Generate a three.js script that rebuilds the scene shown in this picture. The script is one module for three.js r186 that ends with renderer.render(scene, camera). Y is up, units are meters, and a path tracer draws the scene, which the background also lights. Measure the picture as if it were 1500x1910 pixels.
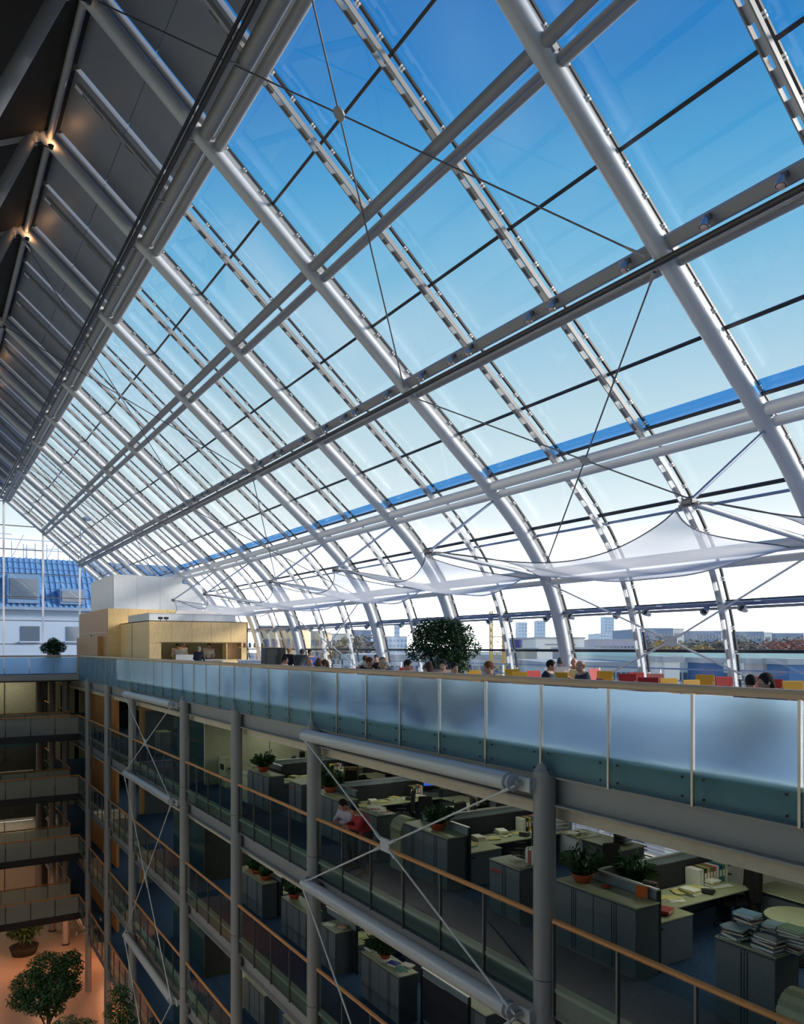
import * as THREE from 'three';
import { mergeGeometries, mergeVertices } from 'three/addons/utils/BufferGeometryUtils.js';
import { RoundedBoxGeometry } from 'three/addons/geometries/RoundedBoxGeometry.js';
import { MarchingCubes } from 'three/addons/objects/MarchingCubes.js';
import { RectAreaLightUniformsLib } from 'three/addons/lights/RectAreaLightUniformsLib.js';

// ---------------------------------------------------------------- camera, sky, sun, exposure
const EYE = 19.125;                 // eye height above the ground floor of the atrium
const FLOOR = 3.525;                // storey height
const scene = new THREE.Scene();
const camera = new THREE.PerspectiveCamera(2 * Math.atan(955 / 1462.5) * 180 / Math.PI, 1500 / 1910, 0.2, 6000);
camera.position.set(0, EYE, 0);
const YAW = 31.48 * Math.PI / 180;
camera.rotation.y = -YAW;
camera.setViewOffset(1500, 1910, 0, -253, 1500, 1910);   // rising front of a view camera
scene.add(camera);

// sky: blue overhead, milky towards the horizon, a little whiter on the sun's side; thin streaks of cloud
const SUN_ELEVATION = 24 * Math.PI / 180;
const SUN = new THREE.Vector3(0.90 * Math.cos(SUN_ELEVATION), Math.sin(SUN_ELEVATION), 0.436 * Math.cos(SUN_ELEVATION)).normalize();
{
  const W = 1024, H = 512, data = new Float32Array(W * H * 4);
  const stops = [
    [0, 6.0, 6.0, 6.0], [3, 4.2, 4.25, 4.3], [6, 1.7, 1.76, 1.8], [9, 0.92, 1.02, 1.06], [12, 0.70, 0.87, 0.94], [16, 0.57, 0.77, 0.87],
    [20, 0.41, 0.66, 0.83], [26, 0.20, 0.515, 0.77], [31, 0.08, 0.375, 0.70], [36, 0.026, 0.235, 0.60], [43, 0.011, 0.155, 0.50], [60, 0.012, 0.12, 0.44], [90, 0.012, 0.11, 0.40]];
  const hash = (x, y) => { const s = Math.sin(x * 127.1 + y * 311.7) * 43758.5453; return s - Math.floor(s); };
  const vn = (x, y) => { const i = Math.floor(x), j = Math.floor(y), f = x - i, g = y - j, u = f * f * (3 - 2 * f), v = g * g * (3 - 2 * g);
    return (hash(i, j) * (1 - u) + hash(i + 1, j) * u) * (1 - v) + (hash(i, j + 1) * (1 - u) + hash(i + 1, j + 1) * u) * v; };
  const fbm = (x, y) => vn(x, y) * 0.5 + vn(x * 2.1 + 7, y * 2.1) * 0.27 + vn(x * 4.3, y * 4.3 + 3) * 0.15 + vn(x * 9, y * 9) * 0.08;
  const sunAz = Math.atan2(SUN.z, SUN.x);
  for (let r = 0; r < H; r++) {
    const up = ((r + 0.5) / H - 0.5) * Math.PI, el = Math.max(0, up * 180 / Math.PI);
    for (let c = 0; c < W; c++) {
      const az = ((c + 0.5) / W - 0.5) * 2 * Math.PI;
      let da = Math.abs(az - sunAz); if (da > Math.PI) da = 2 * Math.PI - da;
      const e = el * (1 + 0.22 * THREE.MathUtils.smoothstep(da, 1.45, 2.1));
      let k = 0; while (k < stops.length - 2 && e > stops[k + 1][0]) k++;
      const a = stops[k], b = stops[k + 1], f = Math.min(1, Math.max(0, (e - a[0]) / (b[0] - a[0])));
      const x = Math.cos(az) * Math.cos(up), z = Math.sin(az) * Math.cos(up), y = Math.max(0.12, Math.sin(up));
      const cloud = THREE.MathUtils.smoothstep(fbm(x / y * 1.1 + 40 + z / y * 0.9, z / y * 0.5 - x / y * 0.3 + 40), 0.50, 0.82) * 0.34 * THREE.MathUtils.smoothstep(el, 4, 14);
      for (let i = 0; i < 3; i++) {
        const s = a[i + 1] + (b[i + 1] - a[i + 1]) * f;
        data[(r * W + c) * 4 + i] = s + (([0.86, 0.93, 0.97][i]) - s) * cloud;
      }
      data[(r * W + c) * 4 + 3] = 1;
    }
  }
  const sky = new THREE.DataTexture(data, W, H, THREE.RGBAFormat, THREE.FloatType);
  sky.mapping = THREE.EquirectangularReflectionMapping; sky.magFilter = THREE.LinearFilter; sky.minFilter = THREE.LinearFilter; sky.needsUpdate = true;
  scene.background = sky; scene.environment = sky;
}
const sun = new THREE.DirectionalLight(new THREE.Color().setRGB(1, 0.91, 0.80), 5.0);
sun.position.copy(SUN).multiplyScalar(150).add(new THREE.Vector3(8, 12, -28));
sun.target.position.set(8, 12, -28); scene.add(sun, sun.target);
sun.castShadow = true; sun.shadow.mapSize.set(4096, 4096); sun.shadow.radius = 30; sun.shadow.bias = -0.0005;
Object.assign(sun.shadow.camera, { left: -60, right: 60, top: 45, bottom: -45, near: 1, far: 400 });

const renderer = new THREE.WebGLRenderer({ antialias: true });
renderer.toneMapping = THREE.LinearToneMapping;
renderer.toneMappingExposure = 1.0;
renderer.shadowMap.enabled = true;
RectAreaLightUniformsLib.init();

// ---------------------------------------------------------------- small helpers
let seed = 7;
const rnd = () => { seed = (seed * 1664525 + 1013904223) >>> 0; return seed / 4294967296; };
const rr = (a, b) => a + (b - a) * rnd();
const V3 = (x, y, z) => new THREE.Vector3(x, y, z);
const V = (t, y, z) => V3(t, EYE + y, -z);             // t across the atrium, y above the eye, z along it
const CA = Math.cos(YAW), SA = Math.sin(YAW);
const at = (px, py, d) => { const x = (px - 750) / 1462.5; return V((x * CA + SA) * d, (1208.2 - py) / 1462.5 * d, (CA - x * SA) * d); };   // a place at a depth
const atT = (px, py, t) => at(px, py, t / ((px - 750) / 1462.5 * CA + SA));
const atZ = (px, py, z) => at(px, py, z / (CA - (px - 750) / 1462.5 * SA));
const atY = (px, py, y) => at(px, py, y * 1462.5 / (1208.2 - py));
const ORD = ['first', 'second', 'third', 'fourth', 'fifth', 'sixth', 'seventh', 'eighth', 'ninth', 'tenth', 'eleventh', 'twelfth', 'thirteenth', 'fourteenth', 'fifteenth', 'sixteenth',
  'seventeenth', 'eighteenth', 'nineteenth', 'twentieth', 'twenty-first', 'twenty-second', 'twenty-third', 'twenty-fourth', 'twenty-fifth', 'twenty-sixth', 'twenty-seventh', 'twenty-eighth', 'twenty-ninth', 'thirtieth'];
const used = new Map();
const numbered = (n) => { n = n.replace(/_\d{3}$/, ''); const k = used.get(n) || 0; used.set(n, k + 1); return k ? `${n}_${String(k).padStart(3, '0')}` : n; };
function shade(o) { o.traverse((m) => { if (m.isMesh) { m.castShadow = true; m.receiveShadow = true; } }); return o; }
function thing(name, label, category, pos = null, turn = 0, group = null) {
  const o = new THREE.Group(); o.name = numbered(name); if (pos) o.position.copy(pos); o.rotation.y = turn;
  o.userData = { label, category }; if (group) o.userData.group = group;
  scene.add(o); return o;
}
function struct(name) { const o = new THREE.Group(); o.name = numbered(name); o.userData = { kind: 'structure' }; scene.add(o); return o; }
function copy(src, label, pos, turn = 0, group = null) {
  const o = src.clone(); o.name = numbered(src.name); o.userData = { ...src.userData, label }; if (group) o.userData.group = group;
  o.position.copy(pos); o.rotation.y = turn; scene.add(o); return o;
}
function part(name, g, m, parent, label, kind) {
  const geo = g instanceof GB ? g.geo() : g; const o = new THREE.Mesh(geo, m); o.name = name; o.castShadow = o.receiveShadow = true;
  if (label) o.userData.label = label; if (kind) o.userData.kind = kind; if (parent) parent.add(o); return o;
}
const UP = V3(0, 1, 0);
class GB {                                             // gathers shapes, merged into ONE mesh
  constructor() { this.l = []; }
  add(g) { if (!g.index) g = mergeVertices(g); for (const k of Object.keys(g.attributes)) if (!['position', 'normal', 'uv'].includes(k)) g.deleteAttribute(k);
    if (!g.attributes.uv) g.setAttribute('uv', new THREE.BufferAttribute(new Float32Array(g.attributes.position.count * 2), 2)); this.l.push(g); return this; }
  box(x, y, z, w, h, d, ry = 0) { const g = new THREE.BoxGeometry(w, h, d); boxUV(g, w, h, d); if (ry) g.rotateY(ry); g.translate(x, y, z); return this.add(g); }
  rbox(x, y, z, w, h, d, r = 0.01, ry = 0) { const g = new RoundedBoxGeometry(w, h, d, 1, Math.min(r, w / 2.1, h / 2.1, d / 2.1)); if (ry) g.rotateY(ry); g.translate(x, y, z); return this.add(g); }
  tube(a, b, r, n = 12, r2 = r) { const d = b.clone().sub(a), L = d.length(), g = new THREE.CylinderGeometry(r2, r, L, n, 1); g.translate(0, L / 2, 0);
    g.applyQuaternion(new THREE.Quaternion().setFromUnitVectors(UP, d.normalize())); g.translate(a.x, a.y, a.z); return this.add(g); }
  bar(a, b, w, h, up = UP) {                           // rectangular bar from a to b, h measured along up
    const d = b.clone().sub(a), L = d.length(); d.normalize(); const x = V3().crossVectors(up, d).normalize(), y = V3().crossVectors(d, x).normalize();
    const g = new THREE.BoxGeometry(w, h, L); boxUV(g, w, h, L); const m = new THREE.Matrix4().makeBasis(x, y, d); g.applyMatrix4(m); const c = a.clone().add(b).multiplyScalar(0.5); g.translate(c.x, c.y, c.z); return this.add(g); }
  path(pts, r, seg = 32, n = 12) { return this.add(new THREE.TubeGeometry(new THREE.CatmullRomCurve3(pts), seg, r, n, false)); }
  ball(p, r, sx = 1, sy = 1, sz = 1, w = 14, h = 10) { const g = new THREE.SphereGeometry(r, w, h); g.scale(sx, sy, sz); g.translate(p.x, p.y, p.z); return this.add(g); }
  lathe(pts, n = 20, x = 0, y = 0, z = 0) { const g = new THREE.LatheGeometry(pts.map(([a, b]) => new THREE.Vector2(a, b)), n); g.translate(x, y, z); return this.add(g); }
  quad(a, b, c, d, uw = 1, uh = 1) { const g = new THREE.BufferGeometry(); g.setAttribute('position', new THREE.BufferAttribute(new Float32Array([a.x, a.y, a.z, b.x, b.y, b.z, c.x, c.y, c.z, d.x, d.y, d.z]), 3));
    g.setAttribute('uv', new THREE.BufferAttribute(new Float32Array([0, 0, uw, 0, uw, uh, 0, uh]), 2)); g.setIndex([0, 1, 2, 0, 2, 3]); g.computeVertexNormals(); return this.add(g); }
  geo() { return this.l.length === 1 ? this.l[0] : mergeGeometries(this.l, false); }
}
function boxUV(g, w, h, d) {                           // uv in metres
  const p = g.attributes.position, n = g.attributes.normal, u = g.attributes.uv;
  for (let i = 0; i < p.count; i++) { const ax = Math.abs(n.getX(i)) > 0.5 ? 0 : Math.abs(n.getY(i)) > 0.5 ? 1 : 2;
    if (ax === 0) u.setXY(i, p.getZ(i) + 50, p.getY(i) + 50); else if (ax === 1) u.setXY(i, p.getX(i) + 50, p.getZ(i) + 50); else u.setXY(i, p.getX(i) + 50, p.getY(i) + 50); }
}
const cut = (a, b, f) => a.clone().lerp(b, f);

// ---------------------------------------------------------------- materials
const L = (r, g, b) => new THREE.Color().setRGB(r, g, b);
const S = (hex) => new THREE.Color(hex);
function noiseTex(size, base, amp, scale, rep, sx = 1, sy = 1) {
  const d = new Uint8Array(size * size * 4), g = []; const N = scale; for (let i = 0; i < N * N; i++) g.push(rnd());
  const vn = (x, y) => { x = ((x % N) + N) % N; y = ((y % N) + N) % N; const i = Math.floor(x), j = Math.floor(y), f = x - i, h = y - j, I = (i + 1) % N, J = (j + 1) % N;
    return (g[j * N + i] * (1 - f) + g[j * N + I] * f) * (1 - h) + (g[J * N + i] * (1 - f) + g[J * N + I] * f) * h; };
  for (let y = 0; y < size; y++) for (let x = 0; x < size; x++) {
    const u = x / size * N * sx, v = y / size * N * sy, n = (vn(u, v) - 0.5) * 1.1 + (vn(u * 3, v * 3) - 0.5) * 0.6 + (rnd() - 0.5) * 0.5, k = (y * size + x) * 4;
    for (let c = 0; c < 3; c++) d[k + c] = Math.max(0, Math.min(255, base[c] * (1 + n * amp))); d[k + 3] = 255;
  }
  const t = new THREE.DataTexture(d, size, size); t.colorSpace = THREE.SRGBColorSpace; t.wrapS = t.wrapT = THREE.RepeatWrapping; t.magFilter = THREE.LinearFilter; t.minFilter = THREE.LinearMipmapLinearFilter; t.generateMipmaps = true; t.repeat.set(rep, rep); t.needsUpdate = true; return t;
}
const std = (color, roughness = 0.6, metalness = 0, extra = {}) => new THREE.MeshStandardMaterial({ color, roughness, metalness, ...extra });
const tex = (map, roughness = 0.8, extra = {}) => new THREE.MeshStandardMaterial({ map, roughness, ...extra });
const phys = (o) => new THREE.MeshPhysicalMaterial(o);
const M = {
  steel: std(L(0.57, 0.60, 0.64), 0.42, 0.2), steelLight: std(L(0.72, 0.73, 0.74), 0.45, 0.1), steelGrey: std(L(0.33, 0.335, 0.345), 0.5, 0.1),
  dark: std(L(0.035, 0.036, 0.042), 0.45, 0.3), darkRail: std(L(0.045, 0.04, 0.04), 0.4, 0.2), rod: std(L(0.16, 0.16, 0.17), 0.4, 0.6), stainless: std(L(0.55, 0.53, 0.50), 0.28, 0.9),
  clip: std(L(0.72, 0.70, 0.67), 0.4, 0.2), gutter: phys({ color: L(0.05, 0.24, 0.56), transmission: 1, roughness: 0.6, thickness: 0, side: THREE.DoubleSide }), bridgeGlass: phys({ color: L(0.62, 0.66, 0.58), transmission: 0.65, roughness: 0.75, thickness: 0, side: THREE.DoubleSide }), bluebar: std(L(0.22, 0.28, 0.42), 0.4, 0.3),
  pane: phys({ color: L(0.97, 0.985, 0.985), transmission: 1, roughness: 0, thickness: 0, ior: 1.5, side: THREE.DoubleSide }),
  rail: tex(noiseTex(128, [208, 180, 150], 0.22, 16, 1, 1, 0.15), 0.45), railWarm: tex(noiseTex(128, [214, 150, 92], 0.22, 16, 1, 1, 0.15), 0.45),
  frosted: phys({ color: L(0.50, 0.71, 0.85), transmission: 1, roughness: 0.72, thickness: 0.012, ior: 1.2 }),
  glassRail: phys({ color: L(0.62, 0.78, 0.80), transmission: 1, roughness: 0, thickness: 0, ior: 1.45, side: THREE.DoubleSide }),
  sail: phys({ color: L(0.95, 0.95, 0.96), transmission: 1, roughness: 0.82, thickness: 0, ior: 1.2, side: THREE.DoubleSide }),
  carpet: tex(noiseTex(256, [42, 70, 104], 0.25, 64, 0.5), 0.95), cafeFloor: tex(noiseTex(256, [56, 108, 172], 0.08, 48, 0.4), 0.5),
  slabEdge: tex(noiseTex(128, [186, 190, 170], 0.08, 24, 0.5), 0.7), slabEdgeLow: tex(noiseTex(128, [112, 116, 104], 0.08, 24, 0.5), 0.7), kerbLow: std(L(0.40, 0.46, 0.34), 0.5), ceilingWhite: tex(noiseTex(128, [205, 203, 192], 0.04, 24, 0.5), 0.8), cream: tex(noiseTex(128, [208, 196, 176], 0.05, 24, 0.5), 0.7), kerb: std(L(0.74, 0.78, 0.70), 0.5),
  beige: tex(noiseTex(128, [186, 186, 156], 0.05, 16, 0.5), 0.7), tealGlass: phys({ color: L(0.03, 0.07, 0.075), roughness: 0.08 }), darkWall: tex(noiseTex(128, [58, 58, 52], 0.15, 16, 0.4), 0.8), blackish: std(L(0.016, 0.015, 0.013), 0.8),
  leftRoof: tex(noiseTex(128, [34, 32, 28], 0.18, 24, 0.3), 0.85), roofPanel: phys({ color: L(0.24, 0.265, 0.32), roughness: 0.46, metalness: 0.25 }),
  stone: tex(noiseTex(256, [196, 178, 158], 0.08, 40, 0.4), 0.35), plaster: tex(noiseTex(128, [206, 202, 194], 0.04, 24, 0.5), 0.85), greyBox: tex(noiseTex(128, [214, 217, 220], 0.03, 24, 0.5), 0.7),
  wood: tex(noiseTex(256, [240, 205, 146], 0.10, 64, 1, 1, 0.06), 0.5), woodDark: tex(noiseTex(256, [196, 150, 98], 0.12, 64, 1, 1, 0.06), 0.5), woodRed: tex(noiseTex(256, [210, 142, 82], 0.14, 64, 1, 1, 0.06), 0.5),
  cabinet: tex(noiseTex(128, [108, 113, 119], 0.05, 32, 1), 0.5), cabinetSide: tex(noiseTex(128, [86, 92, 97], 0.05, 32, 1), 0.55), cabTop: tex(noiseTex(128, [168, 172, 138], 0.06, 40, 1), 0.45), pedestal: tex(noiseTex(128, [104, 112, 124], 0.05, 32, 1), 0.5), gap: std(L(0.01, 0.01, 0.012), 0.7),
  deskTop: tex(noiseTex(128, [164, 168, 136], 0.06, 40, 1), 0.42), screenFabric: tex(noiseTex(128, [44, 46, 52], 0.2, 64, 1), 0.95), alu: std(L(0.45, 0.48, 0.5), 0.35, 0.7), chairBlack: tex(noiseTex(64, [24, 24, 24], 0.3, 32, 2), 0.95), plastic: std(L(0.02, 0.02, 0.021), 0.4), chrome: std(L(0.7, 0.7, 0.72), 0.15, 1),
  paper: tex(noiseTex(64, [226, 224, 210], 0.04, 16, 2), 0.9), paperYellow: std(S('#c8c07a'), 0.9), terracotta: tex(noiseTex(64, [176, 82, 54], 0.15, 16, 2), 0.85), soil: std(L(0.02, 0.015, 0.01), 1), drum: tex(noiseTex(64, [198, 196, 162], 0.06, 16, 2), 0.6),
  leaf: tex(noiseTex(128, [46, 84, 44], 0.5, 32, 6), 0.55, { side: THREE.DoubleSide }), leafDark: tex(noiseTex(128, [62, 94, 58], 0.5, 32, 6), 0.6, { side: THREE.DoubleSide }), bark: tex(noiseTex(64, [92, 74, 56], 0.3, 16, 3), 0.95), white: std(L(0.8, 0.8, 0.8), 0.6),
};
// ---------------------------------------------------------------- bays of the building (metres along the atrium)
const PANEL = 2.68, BAYS = [3, 2, 2, 3, 2, 2, 3, 2, 2], Z = { '-2': 8.84 - 4 * PANEL, '-1': 8.84 - 2 * PANEL };
{ let z = 8.84; Z[0] = z; BAYS.forEach((b, i) => { z += b * PANEL; Z[i + 1] = z; }); }
const ZEND = Z[9], ZNEAR = Z[-2], FY = (n) => FLOOR * n - EYE;         // FY: floor n measured from the eye
const axes = []; for (let k = -2; k <= 9; k++) { axes.push({ z: Z[k], k, main: true }); if (k < 9) { const n = k < 0 ? 2 : BAYS[k]; for (let i = 1; i < n; i++) axes.push({ z: Z[k] + i * PANEL, k, main: false }); } }
// section of the roof: straight slope, then a curve down to the cafe floor
const SECT = (() => {
  const straight = [[2.80, 13.24], [5.247, 11.085], [7.847, 8.832], [10.46, 6.571], [12.2, 5.09]], curve = [[12.2, 5.09], [13.13, 4.29], [14.18, 3.27], [15.11, 2.015], [15.58, 0.90], [15.88, -0.25], [16.08, -1.50]];
  const pts = [], cat = new THREE.CatmullRomCurve3([[11.2, 5.94], ...curve, [16.2, -2.4]].map(([a, b]) => V3(a, b, 0)));
  for (let i = 0; i < straight.length - 1; i++) for (let j = 0; j < 10; j++) pts.push(cut(V3(...straight[i], 0), V3(...straight[i + 1], 0), j / 10));
  const N = curve.length + 1; for (let i = 0; i <= 60; i++) pts.push(cat.getPoint((1 + (i / 60) * (curve.length - 1)) / N));
  const len = [0]; for (let i = 1; i < pts.length; i++) len.push(len[i - 1] + pts[i].distanceTo(pts[i - 1]));
  const f = (s, off = 0) => { let i = 0; while (i < len.length - 2 && len[i + 1] < s) i++; const t = (s - len[i]) / (len[i + 1] - len[i]), p = pts[i].clone().lerp(pts[i + 1], t);
    const a = pts[Math.max(0, i - 1)], b = pts[Math.min(pts.length - 1, i + 2)], d = b.clone().sub(a).normalize(); return { t: p.x - d.y * off, y: p.y + d.x * off, dx: d.x, dy: d.y }; };
  const find = (y) => { let i = 0; while (i < pts.length - 2 && pts[i + 1].y > y) i++; const t = (y - pts[i].y) / (pts[i + 1].y - pts[i].y); return len[i] + t * (len[i + 1] - len[i]); };
  return { f, find, total: len[len.length - 1] };
})();
const sAt = { U: 0, R: SECT.find(11.085), A: SECT.find(8.832), B: SECT.find(6.571), C: SECT.find(4.29), D: SECT.find(2.015), E: SECT.find(0.95), F: SECT.find(-0.16), Z: SECT.total };
const P = (s, off, z) => { const q = SECT.f(s, off); return V(q.t, q.y, z); };
const OUT = (s) => { const q = SECT.f(s); return V3(-q.dy, q.dx, 0); };
const GLASS = 0.40;                                    // glazing lies this far outside the rafter axis
const sliceS = (a, b, n) => Array.from({ length: n + 1 }, (_, i) => a + (b - a) * i / n);

// ---------------------------------------------------------------- setting: ground, floors, walls, closed roof
{
  const slab = (name, t0, t1, y0, y1, z0, z1, m, extra) => { const o = struct(name); part('slab', new GB().box((t0 + t1) / 2, EYE + (y0 + y1) / 2, -(z0 + z1) / 2, t1 - t0, y1 - y0, z1 - z0), m, o); return o; };
  slab('floor', -8, 17, -EYE - 0.4, -EYE, ZNEAR - 1, ZEND + 0.3, M.stone);
  const lobby = scene.children[scene.children.length - 1]; lobby.name = 'floor';
  // storeys on the cafe side: slab, suspended ceiling, edge beam and pale ceiling edge
  for (let n = 1; n <= 5; n++) {
    const y = FY(n), top = n === 5, f = struct('floor'), t1 = top ? 16.6 : 15.2;
    part('slab', new GB().box((8.06 + t1) / 2, EYE + y - 0.2, -(ZNEAR + ZEND) / 2, t1 - 8.06, 0.4, ZEND - ZNEAR), top ? M.cafeFloor : M.carpet, f);
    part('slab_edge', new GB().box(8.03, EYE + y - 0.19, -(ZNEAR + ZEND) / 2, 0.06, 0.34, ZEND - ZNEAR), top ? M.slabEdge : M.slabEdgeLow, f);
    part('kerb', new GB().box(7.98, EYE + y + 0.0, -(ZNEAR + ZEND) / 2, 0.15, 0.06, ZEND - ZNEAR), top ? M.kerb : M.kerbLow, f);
    const b = struct('beam');
    part('web', new GB().box(8.10, EYE + y - 0.62, -(ZNEAR + ZEND) / 2, 0.03, 0.40, ZEND - ZNEAR), M.steelGrey, b);
    part('flange', new GB().box(8.05, EYE + y - 0.42, -(ZNEAR + ZEND) / 2, 0.20, 0.03, ZEND - ZNEAR), M.steelGrey, b);
    part('flange', new GB().box(8.05, EYE + y - 0.83, -(ZNEAR + ZEND) / 2, 0.20, 0.03, ZEND - ZNEAR), M.steelGrey, b);
    const c = struct('ceiling');
    part('ceiling_panel', new GB().box((8.2 + t1) / 2, EYE + y - 1.05, -(ZNEAR + ZEND) / 2, t1 - 8.2, 0.05, ZEND - ZNEAR), M.ceilingWhite, c);
    part('ceiling_edge', new GB().box(8.19, EYE + y - 0.98, -(ZNEAR + ZEND) / 2, 0.05, 0.19, ZEND - ZNEAR), M.cream, c);
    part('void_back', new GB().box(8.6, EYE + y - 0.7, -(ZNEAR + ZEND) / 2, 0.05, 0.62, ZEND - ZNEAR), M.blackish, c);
  }
  // top storey runs right across at the far end; bridges cross below it
  const far = struct('floor'); part('slab', new GB().box(0.05, EYE + FY(5) - 0.2, -(49.5 + ZEND) / 2, 15.9, 0.4, ZEND - 49.5), M.cafeFloor, far);
  part('slab_edge', new GB().box(0, EYE + FY(5) - 0.22, -49.45, 15.8, 0.36, 0.06), M.steelGrey, far);
  part('soffit', new GB().box(0.0, EYE + FY(5) - 0.45, -(49.6 + ZEND) / 2, 15.9, 0.06, ZEND - 49.6), M.darkWall, far);
  for (let n = 1; n <= 4; n++) { const y = FY(n), o = struct('floor');
    part('slab', new GB().box(0.05, EYE + y - 0.2, -51.0, 15.9, 0.4, 2.96), M.carpet, o); part('fascia', new GB().box(0, EYE + y - 0.22, -49.47, 15.8, 0.34, 0.05), M.dark, o); part('fascia', new GB().box(0, EYE + y - 0.22, -52.53, 15.8, 0.34, 0.05), M.dark, o);
    part('soffit', new GB().box(0, EYE + y - 0.42, -51.0, 15.8, 0.05, 2.96), M.dark, o); }
  // opposite side, behind and beside the camera
  for (let n = 1; n <= 5; n++) slab('floor', -8, -0.9, FY(n) - 0.5, FY(n), ZNEAR - 1, 49.4, M.plaster);
  const wl = struct('wall_left'); part('face', new GB().box(-8.15, 11, -(ZNEAR + ZEND) / 2, 0.3, 22, ZEND - ZNEAR + 2), M.beige, wl);
  const wn = struct('wall_near');
  { const sh = new THREE.Shape(); sh.moveTo(-8, 0); sh.lineTo(16.6, 0); sh.lineTo(16.6, EYE - 1.5); for (let i = 0; i <= 24; i++) { const q = SECT.f(sAt.Z - (sAt.Z) * i / 24, 0.5); sh.lineTo(q.t, EYE + q.y); } sh.lineTo(-8, EYE + 8.0);
    const g = new THREE.ExtrudeGeometry(sh, { depth: 0.3, bevelEnabled: false }); g.translate(0, 0, -ZNEAR + 0.1); part('face', new GB().add(g), M.plaster, wn); }
  // office front on the street side (below the cafe), with glazed strips
  const wr = struct('wall_right');
  part('face', new GB().box(14.8, EYE + FY(2) - 2.0, -(ZNEAR + ZEND) / 2, 0.3, 11, ZEND - ZNEAR), M.plaster, wr);
  part('face', new GB().box(14.8, EYE + FY(4) - 1.8, -(ZNEAR + ZEND) / 2, 0.3, 3.4, ZEND - ZNEAR), M.plaster, wr);
  part('face', new GB().box(14.8, EYE + FY(4) + 1.8, -(17.6 + ZEND) / 2, 0.3, 3.5, ZEND - 17.6), M.plaster, wr);
  part('face', new GB().box(14.8, EYE + FY(4) + 3.05, -(ZNEAR + 17.6) / 2, 0.3, 0.98, 17.6 - ZNEAR), M.plaster, wr);
  part('face', new GB().box(14.8, EYE + FY(4) + 1.4, -(ZNEAR + 11.2) / 2, 0.3, 3.4, 11.2 - ZNEAR), M.plaster, wr);
  part('face', new GB().box(14.8, EYE + FY(4) - 0.05, -14.4, 0.3, 0.2, 6.4), M.plaster, wr);
  part('mullion', new GB().box(14.75, EYE + FY(4) + 1.4, -14.4, 0.16, 2.5, 0.08), M.alu, wr);
  // closed part of the roof: panels from the ridge down to the glass, and the far slope
  const c = struct('ceiling'); c.name = numbered('ceiling');
  for (let i = 0; i < axes.length - 1; i++) { const g = new GB(), z0 = axes[i].z + 0.10, z1 = axes[i + 1].z - 0.10, a = sAt.U - 0.05, b = sAt.R - 0.15;
    for (const [s0, s1] of [[a, (a + b) / 2 - 0.01], [(a + b) / 2 + 0.01, b]]) { const p = [P(s0, GLASS, z0), P(s1, GLASS, z0), P(s1, GLASS, z1), P(s0, GLASS, z1)], q = [P(s0, GLASS + 0.12, z0), P(s1, GLASS + 0.12, z0), P(s1, GLASS + 0.12, z1), P(s0, GLASS + 0.12, z1)];
      const gg = new GB().quad(...p).quad(q[3], q[2], q[1], q[0]); for (let e = 0; e < 4; e++) gg.quad(p[e], q[e], q[(e + 1) % 4], p[(e + 1) % 4]); part('panel', gg, M.roofPanel, c); } }
  for (const a of axes) part('pane', new GB().quad(P(-0.1, GLASS + 0.06, a.z - 0.1), P(sAt.R - 0.15, GLASS + 0.06, a.z - 0.1), P(sAt.R - 0.15, GLASS + 0.06, a.z + 0.1), P(-0.1, GLASS + 0.06, a.z + 0.1)), M.pane, c);
  part('ridge_closure', new GB().bar(P(-0.32, GLASS + 0.1, ZNEAR - 1), P(-0.32, GLASS + 0.1, ZEND + 0.3), 0.5, 0.14, OUT(0.2)), M.dark, c);
  const c2 = struct('ceiling'); { const a = V3(3.15, EYE + 13.75, 0), b = V3(-8.2, EYE + 7.65, 0), sh = new GB();
    sh.bar(V3((a.x + b.x) / 2, (a.y + b.y) / 2, -ZNEAR + 1), V3((a.x + b.x) / 2, (a.y + b.y) / 2, -ZEND - 0.3), a.distanceTo(b), 0.3, V3(-(a.y - b.y), a.x - b.x, 0).normalize()); part('roof_slope', sh, M.leftRoof, c2); }
}

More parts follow.
